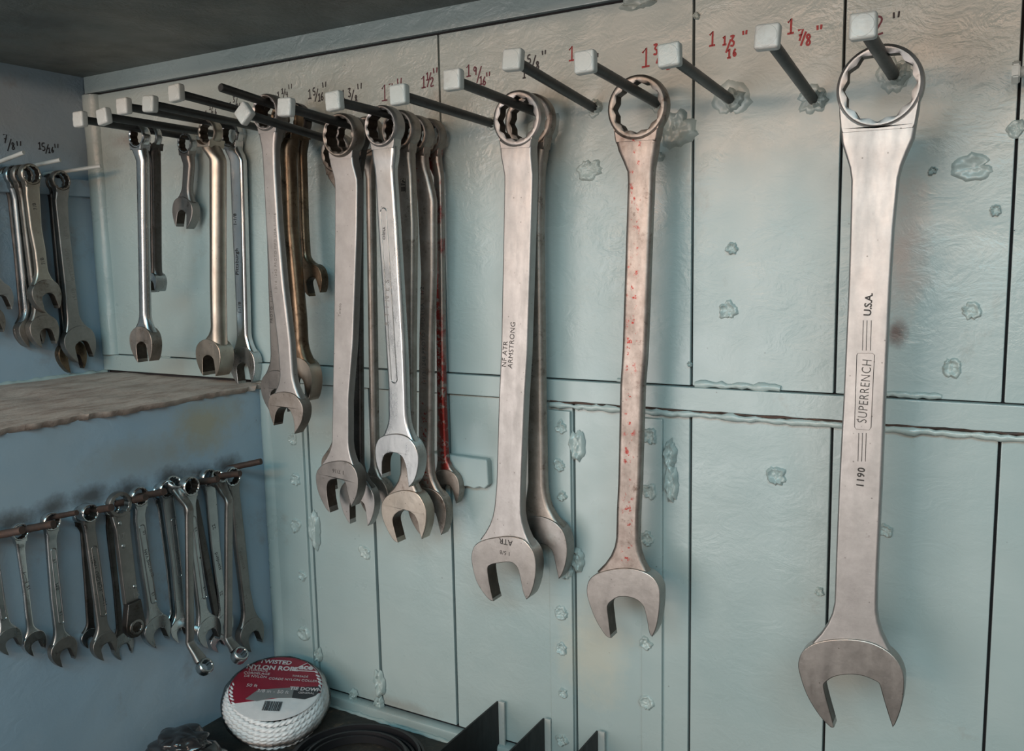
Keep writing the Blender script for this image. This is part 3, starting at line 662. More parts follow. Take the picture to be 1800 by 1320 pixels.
wrench('long pink specked worn wrench with an empty ring top, second from the right', GM, (1118, 188), 54, (1099, 1048), 65,
    [(270, 1100, 1150), (300, 1102, 1147), (620, 1092, 1135), (680, 1088, 1130), (850, 1084.5, 1125), (900, 1082, 1122)],
    Y(.060), mats=('worn', 'worn_red', 'satin_head'), ri=.80, tr=.24, th=.21, ts=.15, corner=.35, flare=.72,
    trace=([(1074, 1122), (1064, 1117), (1048, 1092), (1037, 1065), (1031, 1042), (1034, 1022), (1046, 1010), (1070, 1002), (1099, 999), (1128, 1004), (1147, 1015), (1158, 1032), (1160, 1052), (1158, 1080), (1153, 1105), (1146, 1120)],
           [(1146, 1120), (1141, 1112), (1137, 1090), (1131, 1067), (1121, 1056), (1110, 1051), (1098, 1049), (1086, 1050), (1076, 1056), (1068, 1066), (1070, 1090), (1072, 1108), (1074, 1122)]))
wrench('plain bright satin wrench hanging below the maroon 1 9/16', GM, (907, 208), 47, (890, 990), 60,
    [(262, 886, 938), (300, 886, 937), (620, 880, 927), (700, 876, 922), (850, 872, 916), (900, 868, 915)],
    Y(.060), mats=('satin', 'satin', 'satin_head'), ri=.79, tr=.24, th=.22, ts=.15, corner=.16, flare=.66,
    trace=([(867, 1057), (857, 1052), (838, 1024), (829, 990), (829, 972), (836, 957), (855, 948), (890, 943), (915, 947), (928, 957), (939, 975), (942, 1000), (939, 1025), (932, 1046), (925, 1054)],
           [(925, 1054), (919, 1040), (914, 1015), (910, 1000), (903, 991), (893, 988), (875, 990), (863, 993), (857, 1000), (860, 1025), (864, 1045), (867, 1057)]),
    texts=[('NF ATR', 887, 622, 10, 87, 'stamp', 's'), ('ARMSTRONG', 899, 607, 10, 87, 'stamp', 's'), ('ATR', 889, 953, 11, 180, 'stamp', 'h', .0001), ('1 5/8', 887, 972, 8, 180, 'stamp', 'h')])
wrench('dark worn wrench half hidden behind the plain bright satin wrench', GM, (927, 212), 46, (950, 955), 48,
    [(300, 920, 952), (400, 921, 950), (700, 924, 954), (850, 925, 957), (880, 922, 960)],
    Y(.030), ang=8, mats=('worn', 'worn', 'dull'), ri=.78, tr=.24, th=.27, ts=.2, corner=.4,
    texts=[('1-5/8 1252 PROTO MFD USA', 932, 590, 8, 89, 'stamp', 's', 0, 1.1)])
# the pair of bunches in the middle
wrench('thick pale wrench with 1 7/16 stamped upside down on its jaw', GM, (594, 237), 37, (594, 850), 38,
    [(290, 588, 628), (400, 588, 627), (600, 586, 620), (700, 584, 612), (760, 583, 612)],
    Y(.098), mats=('worn', 'satin', 'dull'), ri=.82, tr=.42, th=.24, ts=.17, corner=.16, flare=.7,
    trace=([(580, 901), (572, 893), (560, 868), (555, 845), (557, 828), (570, 815), (598, 810), (616, 816), (626, 830), (629, 850), (626, 872), (617, 891)],
           [(617, 891), (612, 872), (607, 850), (600, 843), (588, 842), (578, 846), (574, 858), (576, 880), (580, 901)]),
    texts=[('1 7/16', 594, 829, 8, 180, 'stamp', 'h'), ('Toledo', 597, 545, 6, 86, 'stamp_soft', 's')])
wrench('wrench with a slightly lower ring peeking out left behind the thick pale wrench', GM, (588, 268), 33, (590, 822), 27,
    [(330, 592, 612), (780, 584, 606)], Y(.032), mats=('worn', 'worn', 'worn'), tr=.28, th=.22, ts=.16)
wrench('dark wrench with a polished jaw showing below the thick pale wrench', GM, (614, 240), 34, (627, 878), 31,
    [(300, 617, 632), (500, 618, 632), (800, 620, 634)], Y(.066), ang=4, mats=('dark', 'dark', 'satin'), tr=.26, th=.22, ts=.16,
    texts=[('1-7/16 ALLOY USA', 625, 610, 8, 89, 'stamp_soft', 's', 0, 1.3)])
wrench('narrow edge lit wrench between the polished jaw and the bright paneled wrench', GM, (640, 238), 32, (655, 868), 27,
    [(300, 640, 652), (800, 648, 660)], Y(.034), ang=14, mats=('worn', 'worn', 'worn'), tr=.3, th=.28, ts=.24, corner=.45)
wrench('bright wrench with a long rounded panel down its shank', GM, (667, 221), 35, (695, 805), 37,
    [(265, 652, 693), (300, 657, 690), (400, 663, 697), (500, 670, 703), (600, 676, 709), (680, 681, 712), (720, 681, 713)],
    Y(.106), mats=('satin', 'chrome_dull', 'chrome_dull'), ri=.82, tr=.42, th=.28, ts=.19, corner=.3, flare=.72,
    trace=([(672, 840), (665, 826), (660, 806), (660, 785), (667, 770), (682, 764), (700, 763), (716, 769), (728, 782), (735, 802), (734, 825), (728, 845), (718, 857)],
           [(718, 857), (716, 840), (713, 820), (707, 804), (697, 797), (686, 796), (677, 799), (672, 810), (671, 825), (672, 840)]),
    panel=((674, 372), (693, 667), 13), texts=[('CHINA', 675, 410, 5, 86, 'stamp', 's', .0001), ('R T I N E S', 680, 532, 10, 86, 'stamp_soft', 's', 0, 1.3)])
wrench('tan worn wrench with a dark 1 1/2 box stamp, behind the bright paneled wrench', GM, (697, 228), 34, (709, 905), 39,
    [(290, 692, 722), (400, 693, 726), (600, 697, 724), (760, 700, 724), (820, 702, 722)],
    Y(.076), mats=('worn', 'worn', 'tan'), ri=.8, tr=.42, th=.26, ts=.19, corner=.3,
    trace=([(699, 954), (690, 948), (676, 922), (670, 900), (672, 882), (684, 869), (708, 862), (730, 866), (742, 880), (749, 900), (748, 925), (741, 948)],
           [(741, 948), (737, 935), (733, 915), (725, 903), (710, 897), (696, 903), (690, 915), (694, 935), (699, 954)]),
    texts=[('1 1/2', 709, 326, 9, 90, 'box', 's', .0001)])
wrench('brown wrench with a bent neck stamped 1248, second last of the middle bunch', GM, (722, 236), 33, (748, 895), 34,
    [(270, 722, 748), (300, 723, 750), (350, 731, 762), (480, 737, 762), (600, 734, 758), (800, 733, 757)],
    Y(.048), ang=10, mats=('worn', 'worn_red', 'worn'), tr=.42, th=.27, ts=.2, corner=.45,
    texts=[('1 1/2 1248 PROTO MFD USA 1 1/2', 744, 590, 8, 89, 'stamp', 's', 0, 1.1)])
wrench('red painted wrench at the back right of the middle bunch', GM, (748, 240), 31, (781, 853), 25,
    [(290, 760, 775), (500, 764, 778), (700, 766, 780), (790, 766, 784)],
    Y(.022), ang=10, mats=('worn', 'redpaint', 'worn'), tr=.36, th=.3, ts=.22, corner=.4)
# bunch on the headless rod
wrench('pale wrench stamped 1 3/16 1242 hanging in front on the headless rod', GM, (464, 197), 31, (499, 722), 33,
    [(250, 458, 482), (300, 461, 483), (400, 466, 489), (500, 473, 498), (600, 486, 510), (660, 490, 514)],
    Y(.112), mats=('satin', 'satin', 'worn'), ri=.82, tr=.42, th=.26, ts=.18, corner=.3,
    trace=([(481, 748), (474, 728), (471, 708), (475, 695), (487, 690), (500, 689), (515, 693), (527, 705), (532, 720), (529, 742), (517, 763)],
           [(517, 763), (517, 748), (514, 732), (508, 720), (499, 716), (490, 718), (484, 728), (482, 740), (481, 748)]),
    texts=[('1 3/16 1242 PROTO MFD USA 1-1/16', 484, 445, 6, 86, 'stamp_soft', 's', 0, 1.1)])
wrench('grey wrench leaning left behind the pale one on the headless rod', GM, (474, 206), 29, (485, 684), 27,
    [(260, 463, 478), (500, 470, 488), (620, 474, 492)], Y(.085), mats=('dull', 'dull', 'dull'), tr=.3, th=.26, ts=.18,
    texts=[('PROTO  1-1/4', 477, 540, 6, 88, 'stamp', 's', 0, 1.2)])
wrench('brown oily wrench with a pitted shank, behind the pale wrench on the headless rod', GM, (497, 210), 31, (521, 662), 29,
    [(255, 487, 507), (400, 493, 512), (560, 508, 527), (620, 510, 530)], Y(.062), ang=10, mats=('bronze', 'bronze', 'tan'), tr=.34, th=.36, ts=.32, corner=.4)
wrench('short dark brown wrench ending half way down beside the brown oily wrench', GM, (514, 212), 30, (545, 488), 20,
    [(255, 518, 530), (400, 523, 534), (450, 526, 537)], Y(.034), ang=10, mats=('dark', 'bronze', 'bronze'), tr=.3, th=.34, ts=.34, corner=.45)
# left group
wrench('chrome wrench hanging first from the left corner on the long wall', GM, (238, 239), 20, (249, 601), 20,
    [(270, 236, 251), (400, 239, 252), (560, 242, 255)], Y(.098), ang=10, mats=('chrome', 'chrome_dull', 'worn'), ri=.8, tr=.42, th=.36, ts=.28, corner=.4)
wrench('thin wrench seen almost edge on behind the first chrome wrench', GM, (262, 240), 19, (268, 494), 11,
    [(280, 261, 268), (450, 262, 270)], Y(.072), ang=10, mats=('chrome_dull', 'dark', 'chrome_dull'), tr=.34, th=.7, ts=.6, corner=.45)
wrench('tiny stubby wrench hanging near the wall', GM, (323, 251), 18, (321, 370), 18,
    [(280, 320, 335), (340, 317, 330)], Y(.026), ang=-4, mats=('chrome_dull', 'dull', 'dull'), tr=.42, th=.34, ts=.26, corner=.4)
wrench('tan steel wrench with a round shank, third from the left corner', GM, (362, 232), 22, (370, 624), 22,
    [(265, 362, 382), (500, 363, 382), (580, 365, 383)], Y(.055), ang=4, mats=('tan', 'tan', 'tan'), tr=.44, th=.5, ts=.44, corner=.48,
    texts=[('5', 370, 607, 9, 180, 'stamp_soft', 'h')])
wrench('polished chrome wrench with raised 1-1/8 lettering right of the tan one', GM, (402, 236), 21, (426, 638), 23,
    [(265, 401, 424), (400, 406, 428), (550, 413, 432), (590, 414, 433)], Y(.018), ang=8, mats=('chrome', 'chrome', 'chrome_dull'), tr=.36, th=.3, ts=.24, corner=.35,
    texts=[('1-1/8', 413, 385, 7, 87, 'stamp', 's', .0001), ('Pittsburgh', 417, 460, 8, 87, 'stamp', 's', .0001), ('1-1/8', 421, 540, 7, 87, 'stamp', 's', .0001)])

# ------------------------------------------------------------------ pins and wrenches on the upper left wall
def Xp(d, base=XC): return Vector((base + d, 0, 0))
bm = bmesh.new(); a_ = onX(160, 332, XC + .006); box(bm, XC - .002, XC + .008, -.5, a_.y, a_.z - .013, a_.z + .013, .002); finish('strip', bm, M['paint_left'], bpy.data.objects['wall_left'], 40)
def pin(tip, base_px, ln, label, mat='bolthead', wall_x=XC, r=.0030, group='thin pins on the upper left wall', start=0.0, name='pin'):
    A = onX(*base_px, wall_x + start); B = onX(*tip, wall_x + ln)
    d = (B - A); A2 = A - d * ((start + .003) / max(1e-6, d.x)) if start else A - d.normalized() * .003
    bm = bmesh.new(); rg = random.Random(int(tip[0])); k = 10
    tube(bm, [A2.lerp(B, i / k) for i in range(k + 1)], r, 12, .05, rg); o = finish(name, bm, M[mat], None, 60); tag(o, label, 'pin', group); return A2, B
pin((42, 268), (0, 284), .062, 'leftmost thin painted pin on the side wall, above the wrench cluster', start=.02)
pin((106, 281), (51, 293), .062, 'thin painted pin on the side wall carrying the row of 7/8 wrenches', start=.018)
pin((177, 292), (102, 303), .075, 'thin painted pin nearest the corner carrying the two 15/16 wrenches', start=.018)
GL = 'combination wrenches on the upper left wall'
wrench('tan 7/8 wrench in front of the cluster left of the corner', GL, (56, 306), 18, (82, 516), 26,
    [(345, 47, 72), (400, 54, 75), (440, 62, 82), (475, 66, 86)], Xp(.045), NX, 12, ('tan', 'tan', 'worn'), tr=.36, th=.3, ts=.22, corner=.3,
    texts=[('7/8', 61, 363, 7, 100, 'stamp', 's'), ('7/8', 75, 459, 7, 100, 'stamp', 's')])
wrench('wrench directly behind the tan 7/8 wrench with its dark jaw lower down', GL, (42, 308), 18, (78, 578), 26,
    [(350, 38, 54), (450, 50, 66), (530, 60, 76)], Xp(.030), NX, 8, ('worn', 'worn', 'worn'), tr=.34, th=.3, ts=.22)
wrench('third wrench of the 7/8 cluster, narrow bright edge showing', GL, (29, 309), 18, (57, 580), 24,
    [(350, 25, 38), (450, 35, 49), (530, 43, 58)], Xp(.0165), NX, 8, ('chrome_dull', 'chrome_dull', 'worn'), tr=.32, th=.3, ts=.24, corner=.45)
wrench('wrench closest to the side wall in the 7/8 cluster', GL, (18, 310), 17, (47, 581), 22,
    [(350, 16, 28), (450, 27, 40), (530, 34, 48)], Xp(.004), NX, 8, ('worn', 'dark', 'worn'), tr=.3, th=.3, ts=.24, corner=.45)
wrench('grey 15/16 wrench hanging nearest the corner on the side wall', GL, (109, 317), 17, (141, 600), 28,
    [(345, 97, 120), (400, 103, 123), (500, 114, 134), (550, 118, 140)], Xp(.030), NX, 12, ('worn', 'dull', 'dull'), tr=.36, th=.24, ts=.18, corner=.25,
    texts=[('15/16', 116, 409, 7, 99, 'stamp_soft', 's'), ('PITTSBURGH', 122, 465, 7, 99, 'stamp_soft', 's'), ('15/16', 130, 517, 7, 99, 'stamp_soft', 's')])
wrench('dark wrench behind the grey 15/16 wrench', GL, (98, 320), 17, (128, 622), 25,
    [(350, 90, 104), (450, 99, 113), (570, 110, 126)], Xp(.010), NX, 10, ('dark', 'dark', 'bronze'), tr=.32, th=.26, ts=.2)
wrench('bright wrench cut off by the left edge, upper of the two jaws there', GL, (-40, 296), 18, (-2, 520), 26,
    [(340, -48, -24), (460, -28, -6)], Xp(.045), NX, 12, ('satin', 'satin', 'satin'), tr=.36, th=.3, ts=.22)
wrench('darker wrench cut off by the left edge, lower of the two jaws there', GL, (-55, 298), 18, (-14, 562), 24,
    [(340, -60, -44), (500, -38, -20)], Xp(.025), NX, 12, ('worn', 'worn', 'worn'), tr=.34, th=.3, ts=.22)

# ------------------------------------------------------------------ rusty pins and wrenches on the lower left wall
def Xl(d): return Xp(d, XL)
GP = 'rusty pins on the lower left wall'
PL = [((39, 932), (-16, 943), 'leftmost rusty pin on the lower wall, tip inside the second ring'), ((94, 921), (36, 932), 'rusty pin holding the slim chrome wrench'),
      ((135, 901), (88, 910), 'thin dark pin with a knobbly tip holding the chrome wrench with a recessed panel'), ((196, 892), (158, 898), 'short dark pin through the ring of the FORGED wrench'),
      ((256, 874), (212, 884), 'rusty pin through the ratchet wrench ring'), ((289, 864), (248, 872), 'rusty pin right of the ratchet wrench'),
      ((383, 842), (340, 849), 'dark pin behind the raised ring of the offset wrench'), ((422, 832), (378, 838), 'orange rusty pin between the two offset wrenches'),
      ((459, 811), (408, 822), 'long dark pin nearest the corner on the lower wall')]
for tip, base, lb in PL:
    A, B = pin(tip, base, .048, lb, 'rusty', XL, .0042 if 'thin' not in lb else .0030, GP, start=.006, name='rusty_pin')
GB = 'small wrenches hanging on the lower left wall'
def low(label, ring, rv, head, hw, st, d, **k):
    k.setdefault('mats', ('chrome', 'chrome_dull', 'chrome_dull')); k.setdefault('tr', .42); k.setdefault('th', .26); k.setdefault('ts', .2)
    return wrench(label, GB, ring, rv, head, hw, st, Xl(d), NX, **k)
low('leftmost chrome wrench of the lower row, ring outside the picture', (-16, 943), 16, (18, 1124), 24, [(980, -18, 0), (1050, -8, 10), (1090, 0, 18)], .018, panel=((-4, 1005), (7, 1085), 9))
low('slim chrome wrench with a pointed glossy shank, second in the lower row', (37, 935), 15, (63, 1128), 21, [(960, 30, 46), (1040, 42, 54), (1090, 47, 60)], .018, mats=('chrome', 'chrome', 'chrome'), corner=.45,
    texts=[('15  F-----y', 47, 1020, 6, 100, 'stamp', 's')])
low('chrome wrench with a rounded recessed panel, third in the lower row', (93, 917), 16, (114, 1142), 24, [(945, 83, 101), (1000, 87, 105), (1050, 91, 107), (1100, 97, 114)], .018, mats=('chrome', 'chrome_dull', 'dull'),
    panel=((94, 968), (108, 1092), 9), texts=[('19', 96, 986, 6, 100, 'stamp', 's'), ('BM', 101, 1031, 7, 100, 'stamp', 's'), ('14', 107, 1078, 6, 100, 'stamp', 's')])
low('dark narrow wrench behind the FORGED wrench', (146, 905), 15, (160, 1120), 15, [(935, 143, 157), (1030, 150, 163), (1080, 153, 166)], .006, mats=('chrome_dull', 'dark', 'chrome'), corner=.45)
low('grey wrench with raised capital lettering in a long panel, fifth in the lower row', (160, 902), 16, (188, 1133), 22, [(935, 151, 170), (1000, 160, 180), (1060, 168, 187), (1090, 172, 190)], .026, mats=('chrome', 'dull', 'dull'), tr=.62,
    panel=((166, 965), (182, 1078), 11), texts=[('11mm -FORGED TABH', 174, 1022, 7, 98, 'stamp', 's', .0001)])
low('slim wrench behind the ratchet wrench, its jaw below the ratchet head', (198, 892), 15, (217, 1133), 20, [(930, 188, 200), (1030, 200, 210), (1090, 205, 216)], .004, mats=('chrome', 'dark', 'chrome_dull'))
low('chrome wrench with a recessed panel just right of the ratchet wrench', (248, 873), 17, (278, 1106), 24, [(905, 238, 257), (980, 246, 265), (1050, 257, 275), (1075, 260, 280)], .018, tr=.4,
    panel=((250, 928), (270, 1055), 11), texts=[('10', 254, 936, 6, 99, 'stamp', 's'), ('CHROME VAN', 262, 990, 6, 99, 'stamp', 's'), ('15', 269, 1044, 6, 99, 'stamp', 's')])
low('narrow shiny wrench left of the first offset wrench, nearest the wall', (283, 865), 15, (308, 1098), 15, [(900, 279, 290), (1000, 293, 303), (1060, 299, 309)], .004, mats=('chrome', 'chrome', 'chrome'), corner=.45)
low('panelled chrome wrench just left of the first offset wrench', (296, 860), 16, (318, 1105), 17, [(890, 288, 308), (980, 301, 319), (1060, 308, 324)], .016, mats=('chrome', 'chrome_dull', 'chrome'), panel=((305, 915), (316, 1010), 9),
    texts=[('13', 309, 925, 6, 98, 'stamp', 's'), ('CHROM', 314, 980, 5, 98, 'stamp', 's')])
low('chrome wrench with its ring facing front, right of the first offset wrench', (338, 855), 17, (370, 1108), 22, [(890, 328, 346), (960, 336, 352), (1040, 346, 362), (1075, 350, 367)], .036, tr=.5,
    mats=('chrome', 'chrome_dull', 'chrome_dull'), panel=((341, 912), (360, 1048), 9), texts=[('13', 345, 930, 6, 98, 'stamp', 's'), ('8', 353, 980, 6, 98, 'stamp', 's'), ('13', 360, 1034, 6, 98, 'stamp', 's')])
low('dark chrome wrench whose jaw tips show inside the bright jaw', (326, 858), 15, (385, 1128), 14, [(890, 340, 352), (1060, 372, 384)], .010, mats=('dark', 'dark', 'chrome'))
low('narrow chrome wrench stamped 22 between the two offset wrenches', (370, 840), 16, (398, 1095), 15, [(875, 364, 382), (960, 372, 388), (1040, 383, 396)], .012,
    texts=[('22', 376, 926, 7, 98, 'stamp', 's'), ('standard', 383, 987, 7, 98, 'stamp', 's'), ('22', 389, 1043, 6, 98, 'stamp', 's')])
low('dull chrome wrench nearest the corner in the lower row', (411, 838), 17, (444, 1112), 22, [(875, 408, 424), (960, 416, 434), (1040, 426, 442), (1080, 430, 450)], .016, mats=('chrome', 'dull', 'dull'),
    texts=[('22', 415, 925, 7, 97, 'stamp_soft', 's'), ('standard', 425, 985, 7, 97, 'stamp_soft', 's'), ('22', 432, 1050, 6, 97, 'stamp_soft', 's')])

# offset box wrenches (a ring at both ends, shank cranked)
def offset_wrench(label, top, rv, bendpx, lowpx, ring_px, d0, d1, d2, texts=()):
    A = onX(*top, XL + d0); B = onX(*bendpx, XL + d1); Cc = onX(*lowpx, XL + d1); D = onX(*ring_px, XL + d2)
    mw = Matrix.Translation(A); root = empty('offset_box_wrench', mw); tag(root, label, 'wrench', GB)
    inv = mw.inverted(); a_, b_, c_, d_ = [inv @ v for v in (A, B, Cc, D)]
    R1 = rv * fwd(A) / F; R2 = rv * .95 * fwd(D) / F
    for nm, cpt, R_, dirv in (('box_end', a_, R1, (b_ - a_)), ('box_end', d_, R2, (c_ - d_))):
        bm = bmesh.new(); ring_mesh(bm, R_, R_ * .68, -R_ * .62, R_ * .62, pts=12, taper=.9)
        dv = dirv.normalized(); ax = Vector((0, 1, 0)); nrm = dv.cross(ax).normalized()
        if nrm.x < 0: nrm = -nrm
        yl = -nrm; zl = (-dv if nm else dv); xl = yl.cross(zl)
        bm.transform(Matrix(((xl.x, yl.x, zl.x, cpt.x), (xl.y, yl.y, zl.y, cpt.y), (xl.z, yl.z, zl.z, cpt.z), (0, 0, 0, 1))))
        finish(nm, bm, M['chrome_dull'], root, 32)
    path = spline([a_ + (b_ - a_).normalized() * R1 * .88, a_.lerp(b_, .6), b_, b_.lerp(c_, .1), b_.lerp(c_, .5), b_.lerp(c_, .92), c_, c_.lerp(d_, .45), d_ + (c_ - d_).normalized() * R2 * .88], 5)
    bm = bmesh.new(); rs = []
    for i, p_ in enumerate(path):
        t = (path[min(i + 1, len(path) - 1)] - path[max(i - 1, 0)]).normalized(); wd = Vector((0, 1, 0)); wd = (wd - t * wd.dot(t)).normalized(); nn = t.cross(wd)
        e_ = min(i, len(path) - 1 - i) / 10; hw_ = R1 * (.50 + .22 * (1 - sstep(e_))); ht_ = R1 * (.30 + .14 * (1 - sstep(e_)))
        rs.append([p_ + wd * hw_ * (abs(math.cos(k)) ** .6) * (1 if math.cos(k) > 0 else -1) + nn * ht_ * (abs(math.sin(k)) ** .6) * (1 if math.sin(k) > 0 else -1) for k in [j * math.pi / 8 for j in range(16)]])
    rows(bm, rs); sh = finish('shank', bm, M['dull'], root, 50); return root
offset_wrench('left cranked box end wrench, lowest hanging ring of the lower row', (305, 852), 15, (332, 893), (334, 1130), (360, 1172), .014, .044, .066)
offset_wrench('right cranked box end wrench, its ring above the rope roll', (382, 842), 15, (402, 880), (401, 1122), (421, 1152), .014, .044, .064)

# ratchet box wrench
def ratchet():
    d = .030; A = onX(213, 887, XL + d); B = onX(234, 1060, XL + d); Cc = onX(244, 1103, XL + d + .008)
    z = (A - B).normalized(); y = Vector((-1, 0, 0)); x = y.cross(z).normalized(); y = z.cross(x)
    mw = Matrix(((x.x, y.x, z.x, A.x), (x.y, y.y, z.y, A.y), (x.z, y.z, z.z, A.z), (0, 0, 0, 1))); inv = mw.inverted()
    root = empty('ratchet_wrench', mw); tag(root, 'flat dark ratcheting box wrench with riveted plates in the lower row', 'wrench', GB)
    b_ = inv @ B; c_ = inv @ Cc; R1 = 23 * fwd(A) / F
    bm = bmesh.new(); ring_mesh(bm, R1, R1 * .70, 0, .009, pts=12, taper=.96); finish('box_end', bm, M['dull'], root, 32)
    bm = bmesh.new(); L = b_.z; w = R1 * .78
    plate_outline(bm, [(-R1 * .8, -R1 * .75), (R1 * .8, -R1 * .75), (w * .78, -R1 * 1.9), (w * .74, L), (-w * .74, L), (-w * .78, -R1 * 1.9)], .001, .008, .0009)
    sh = finish('shank', bm, M['dull'], root, 40)
    for px, py in ((212, 920), (218, 960), (238, 1031)):
        q = inv @ hit(px, py, A, Vector((1, 0, 0))); bm = bmesh.new(); bmesh.ops.create_uvsphere(bm, u_segments=14, v_segments=8, radius=.0026)
        for v in bm.verts: v.co.y *= .5
        bmesh.ops.translate(bm, verts=bm.verts, vec=(q.x, .001, q.z)); finish('rivet', bm, M['chrome_dull'], sh, 60)
    for s, px, py in (('17', 215, 943), ('15', 241, 1045)):
        q = inv @ hit(px, py, A, Vector((1, 0, 0))); text_part('stamped_lettering', s, .010, M['satin'], sh, face_m(q.x, q.z, .0008, 0))
    bm = bmesh.new(); hx = (c_.x) ; R2 = R1 * .86
    plate_outline(bm, [(-w * .74, L + .002), (w * .74, L + .002), (hx + R2 * .95, c_.z + R2 * .5), (hx + R2, c_.z - R2 * .3), (hx + R2 * .6, c_.z - R2 * .85), (hx, c_.z - R2), (hx - R2 * .6, c_.z - R2 * .85), (hx - R2, c_.z - R2 * .2), (hx - R2 * .95, c_.z + R2 * .5)], -.004, .006, .001)
    hd = finish('ratchet_head', bm, M['dark'], root, 40)
    bm = bmesh.new(); ring_mesh(bm, R2 * .72, R2 * .48, -.0055, .004, c=(hx, c_.z), pts=12, taper=.95); finish('ratchet_gear', bm, M['dull'], hd, 32)
ratchet()

# ------------------------------------------------------------------ things on the bench
# divider plates standing out from the wall
for i, (px, py, lb) in enumerate(((875, 1232, 'tallest looking black divider plate standing out from the wall, leftmost of three'), (956, 1262, 'middle black divider plate of the three at the bottom edge'), (1050, 1284, 'rightmost black divider plate, only its tip in view'))):
    q = onY(px, py, -.006); root = empty('divider_plate', Matrix.Translation((q.x, -.006, ZB))); tag(root, lb, 'divider', 'black steel divider plates along the wall')
    h_ = q.z - ZB
    bm = bmesh.new(); box(bm, -.0012, .0012, -.26, 0, 0, h_, .0004); finish('plate', bm, M['plate_black'], root, 40)
    bm = bmesh.new(); box(bm, .0012, .0095, -.0012, .0022, 0, h_, .0004); finish('flange', bm, M['bolthead'], root, 40, 'light grey painted flange')

# rope roll in shrink wrap
m, n, b = new_mat('white_nylon_rope'); co = coord(n)
n.links.new(mix(n, noise_node(n, co, 120, 4), (0.62, 0.62, 0.62), (0.8, 0.8, 0.8)), b.inputs['Base Color']); b.inputs['Roughness'].default_value = .45; M['rope'] = m
M['lab_red'] = plain('glossy_red_label', (0.25, 0.018, 0.035), 0.28); M['lab_white'] = plain('white_label', (0.72, 0.70, 0.70), 0.35)
M['lab_grey'] = plain('grey_label', (0.20, 0.20, 0.20), 0.35); M['lab_black'] = plain('black_label', (0.035, 0.035, 0.04), 0.3); M['lab_text'] = plain('pale_print', (0.62, 0.55, 0.55), 0.4)
m, n, b = new_mat('clear_shrink_wrap'); n.nodes.remove(b); out_ = n.nodes['Material Output']
tr_ = N(n, 'ShaderNodeBsdfTransparent'); gl = N(n, 'ShaderNodeBsdfGlossy'); gl.inputs['Roughness'].default_value = .12
fr_ = N(n, 'ShaderNodeFresnel'); fr_.inputs[0].default_value = 1.15; mx = N(n, 'ShaderNodeMixShader')
bp = N(n, 'ShaderNodeBump'); bp.inputs['Strength'].default_value = .35; bp.inputs['Distance'].default_value = .004; n.links.new(noise_node(n, coord(n), 40, 5, .6, 1.0), bp.inputs['Height'])
n.links.new(bp.outputs[0], gl.inputs['Normal']); n.links.new(bp.outputs[0], fr_.inputs['Normal']); n.links.new(fr_.outputs[0], mx.inputs[0]); n.links.new(tr_.outputs[0], mx.inputs[1]); n.links.new(gl.outputs[0], mx.inputs[2]); n.links.new(mx.outputs[0], out_.inputs['Surface']); M['wrap'] = m

RR, RH = .0695, .044
ctr = Vector((-.851, -.090, -.59))
view = (CAM - ctr).normalized()
axis = (Vector((view.x, view.y, 0)).normalized() * .24 + Vector((0, 0, 1)) + Vector((.03, 0, 0))).normalized()
xr = ray(1900, 660) - ray(900, 660); xr = (xr - axis * xr.dot(axis)).normalized(); yr = axis.cross(xr)
ctr.z = ZB + RR * math.sqrt(1 - axis.z ** 2) + RH / 2 * axis.z - .004
mw = Matrix(((xr.x, yr.x, axis.x, ctr.x), (xr.y, yr.y, axis.y, ctr.y), (xr.z, yr.z, axis.z, ctr.z), (0, 0, 0, 1)))
roll = empty('rope_roll', mw); tag(roll, 'shrink wrapped roll of white rope with a red label, on the bench corner', 'rope')
bm = bmesh.new(); layers = 8; tr0 = RH / layers * .56
for L_ in range(layers):
    zc = -RH / 2 + RH * (L_ + .5) / layers; t = (zc / (RH / 2)); Rl = RR * (1 - .16 * t * t) - tr0; seg = 480; n_ = 12; rs = []
    for k in range(seg):
        th_ = 2 * math.pi * k / seg; rr_ = []
        for j in range(n_):
            ph = 2 * math.pi * j / n_; r_ = tr0 * (.62 + .62 * abs(math.cos(1.5 * (ph - th_ * 16)))) 
            wob = .0012 * noise.noise(Vector((math.cos(th_) * 3, math.sin(th_) * 3, L_ * 1.7)))
            rr_.append(Vector(((Rl + wob + r_ * math.cos(ph)) * math.cos(th_), (Rl + wob + r_ * math.cos(ph)) * math.sin(th_), zc + r_ * math.sin(ph) + .004 * math.sin(th_ * 2 + 1))))
        rs.append(rr_)
    rs.append(rs[0]); rows(bm, rs, False, False)
bmesh.ops.remove_doubles(bm, verts=bm.verts, dist=1e-6); finish('rope', bm, M['rope'], roll, 80)
zt = RH / 2 + .0035; RL = RR * .88
def disc_clip(poly, z, mat, nm):
    bm = bmesh.new(); bm.faces.new([bm.verts.new(Vector((p[0] * RL, p[1] * RL, z))) for p in poly])
    r = bmesh.ops.extrude_face_region(bm, geom=bm.faces[:]); bmesh.ops.translate(bm, verts=[v for v in r['geom'] if isinstance(v, bmesh.types.BMVert)], vec=(0, 0, -.0006))
    return finish(nm, bm, M[mat], roll, 40)
circ = lambda a0, a1, k=24: [(math.cos(math.radians(a0 + (a1 - a0) * i / k)), math.sin(math.radians(a0 + (a1 - a0) * i / k))) for i in range(k + 1)]
disc_clip(circ(0, 357, 60), zt - .0006, 'lab_white', 'label_card')
disc_clip(circ(-5, 215), zt + .0001, 'lab_red', 'red_band')
disc_clip([(-.55, -.42), (-.36, -.12), (.40, .02), (.42, -.30), (.0, -.34), (-.3, -.46)], zt + .0006, 'lab_grey', 'grey_band')
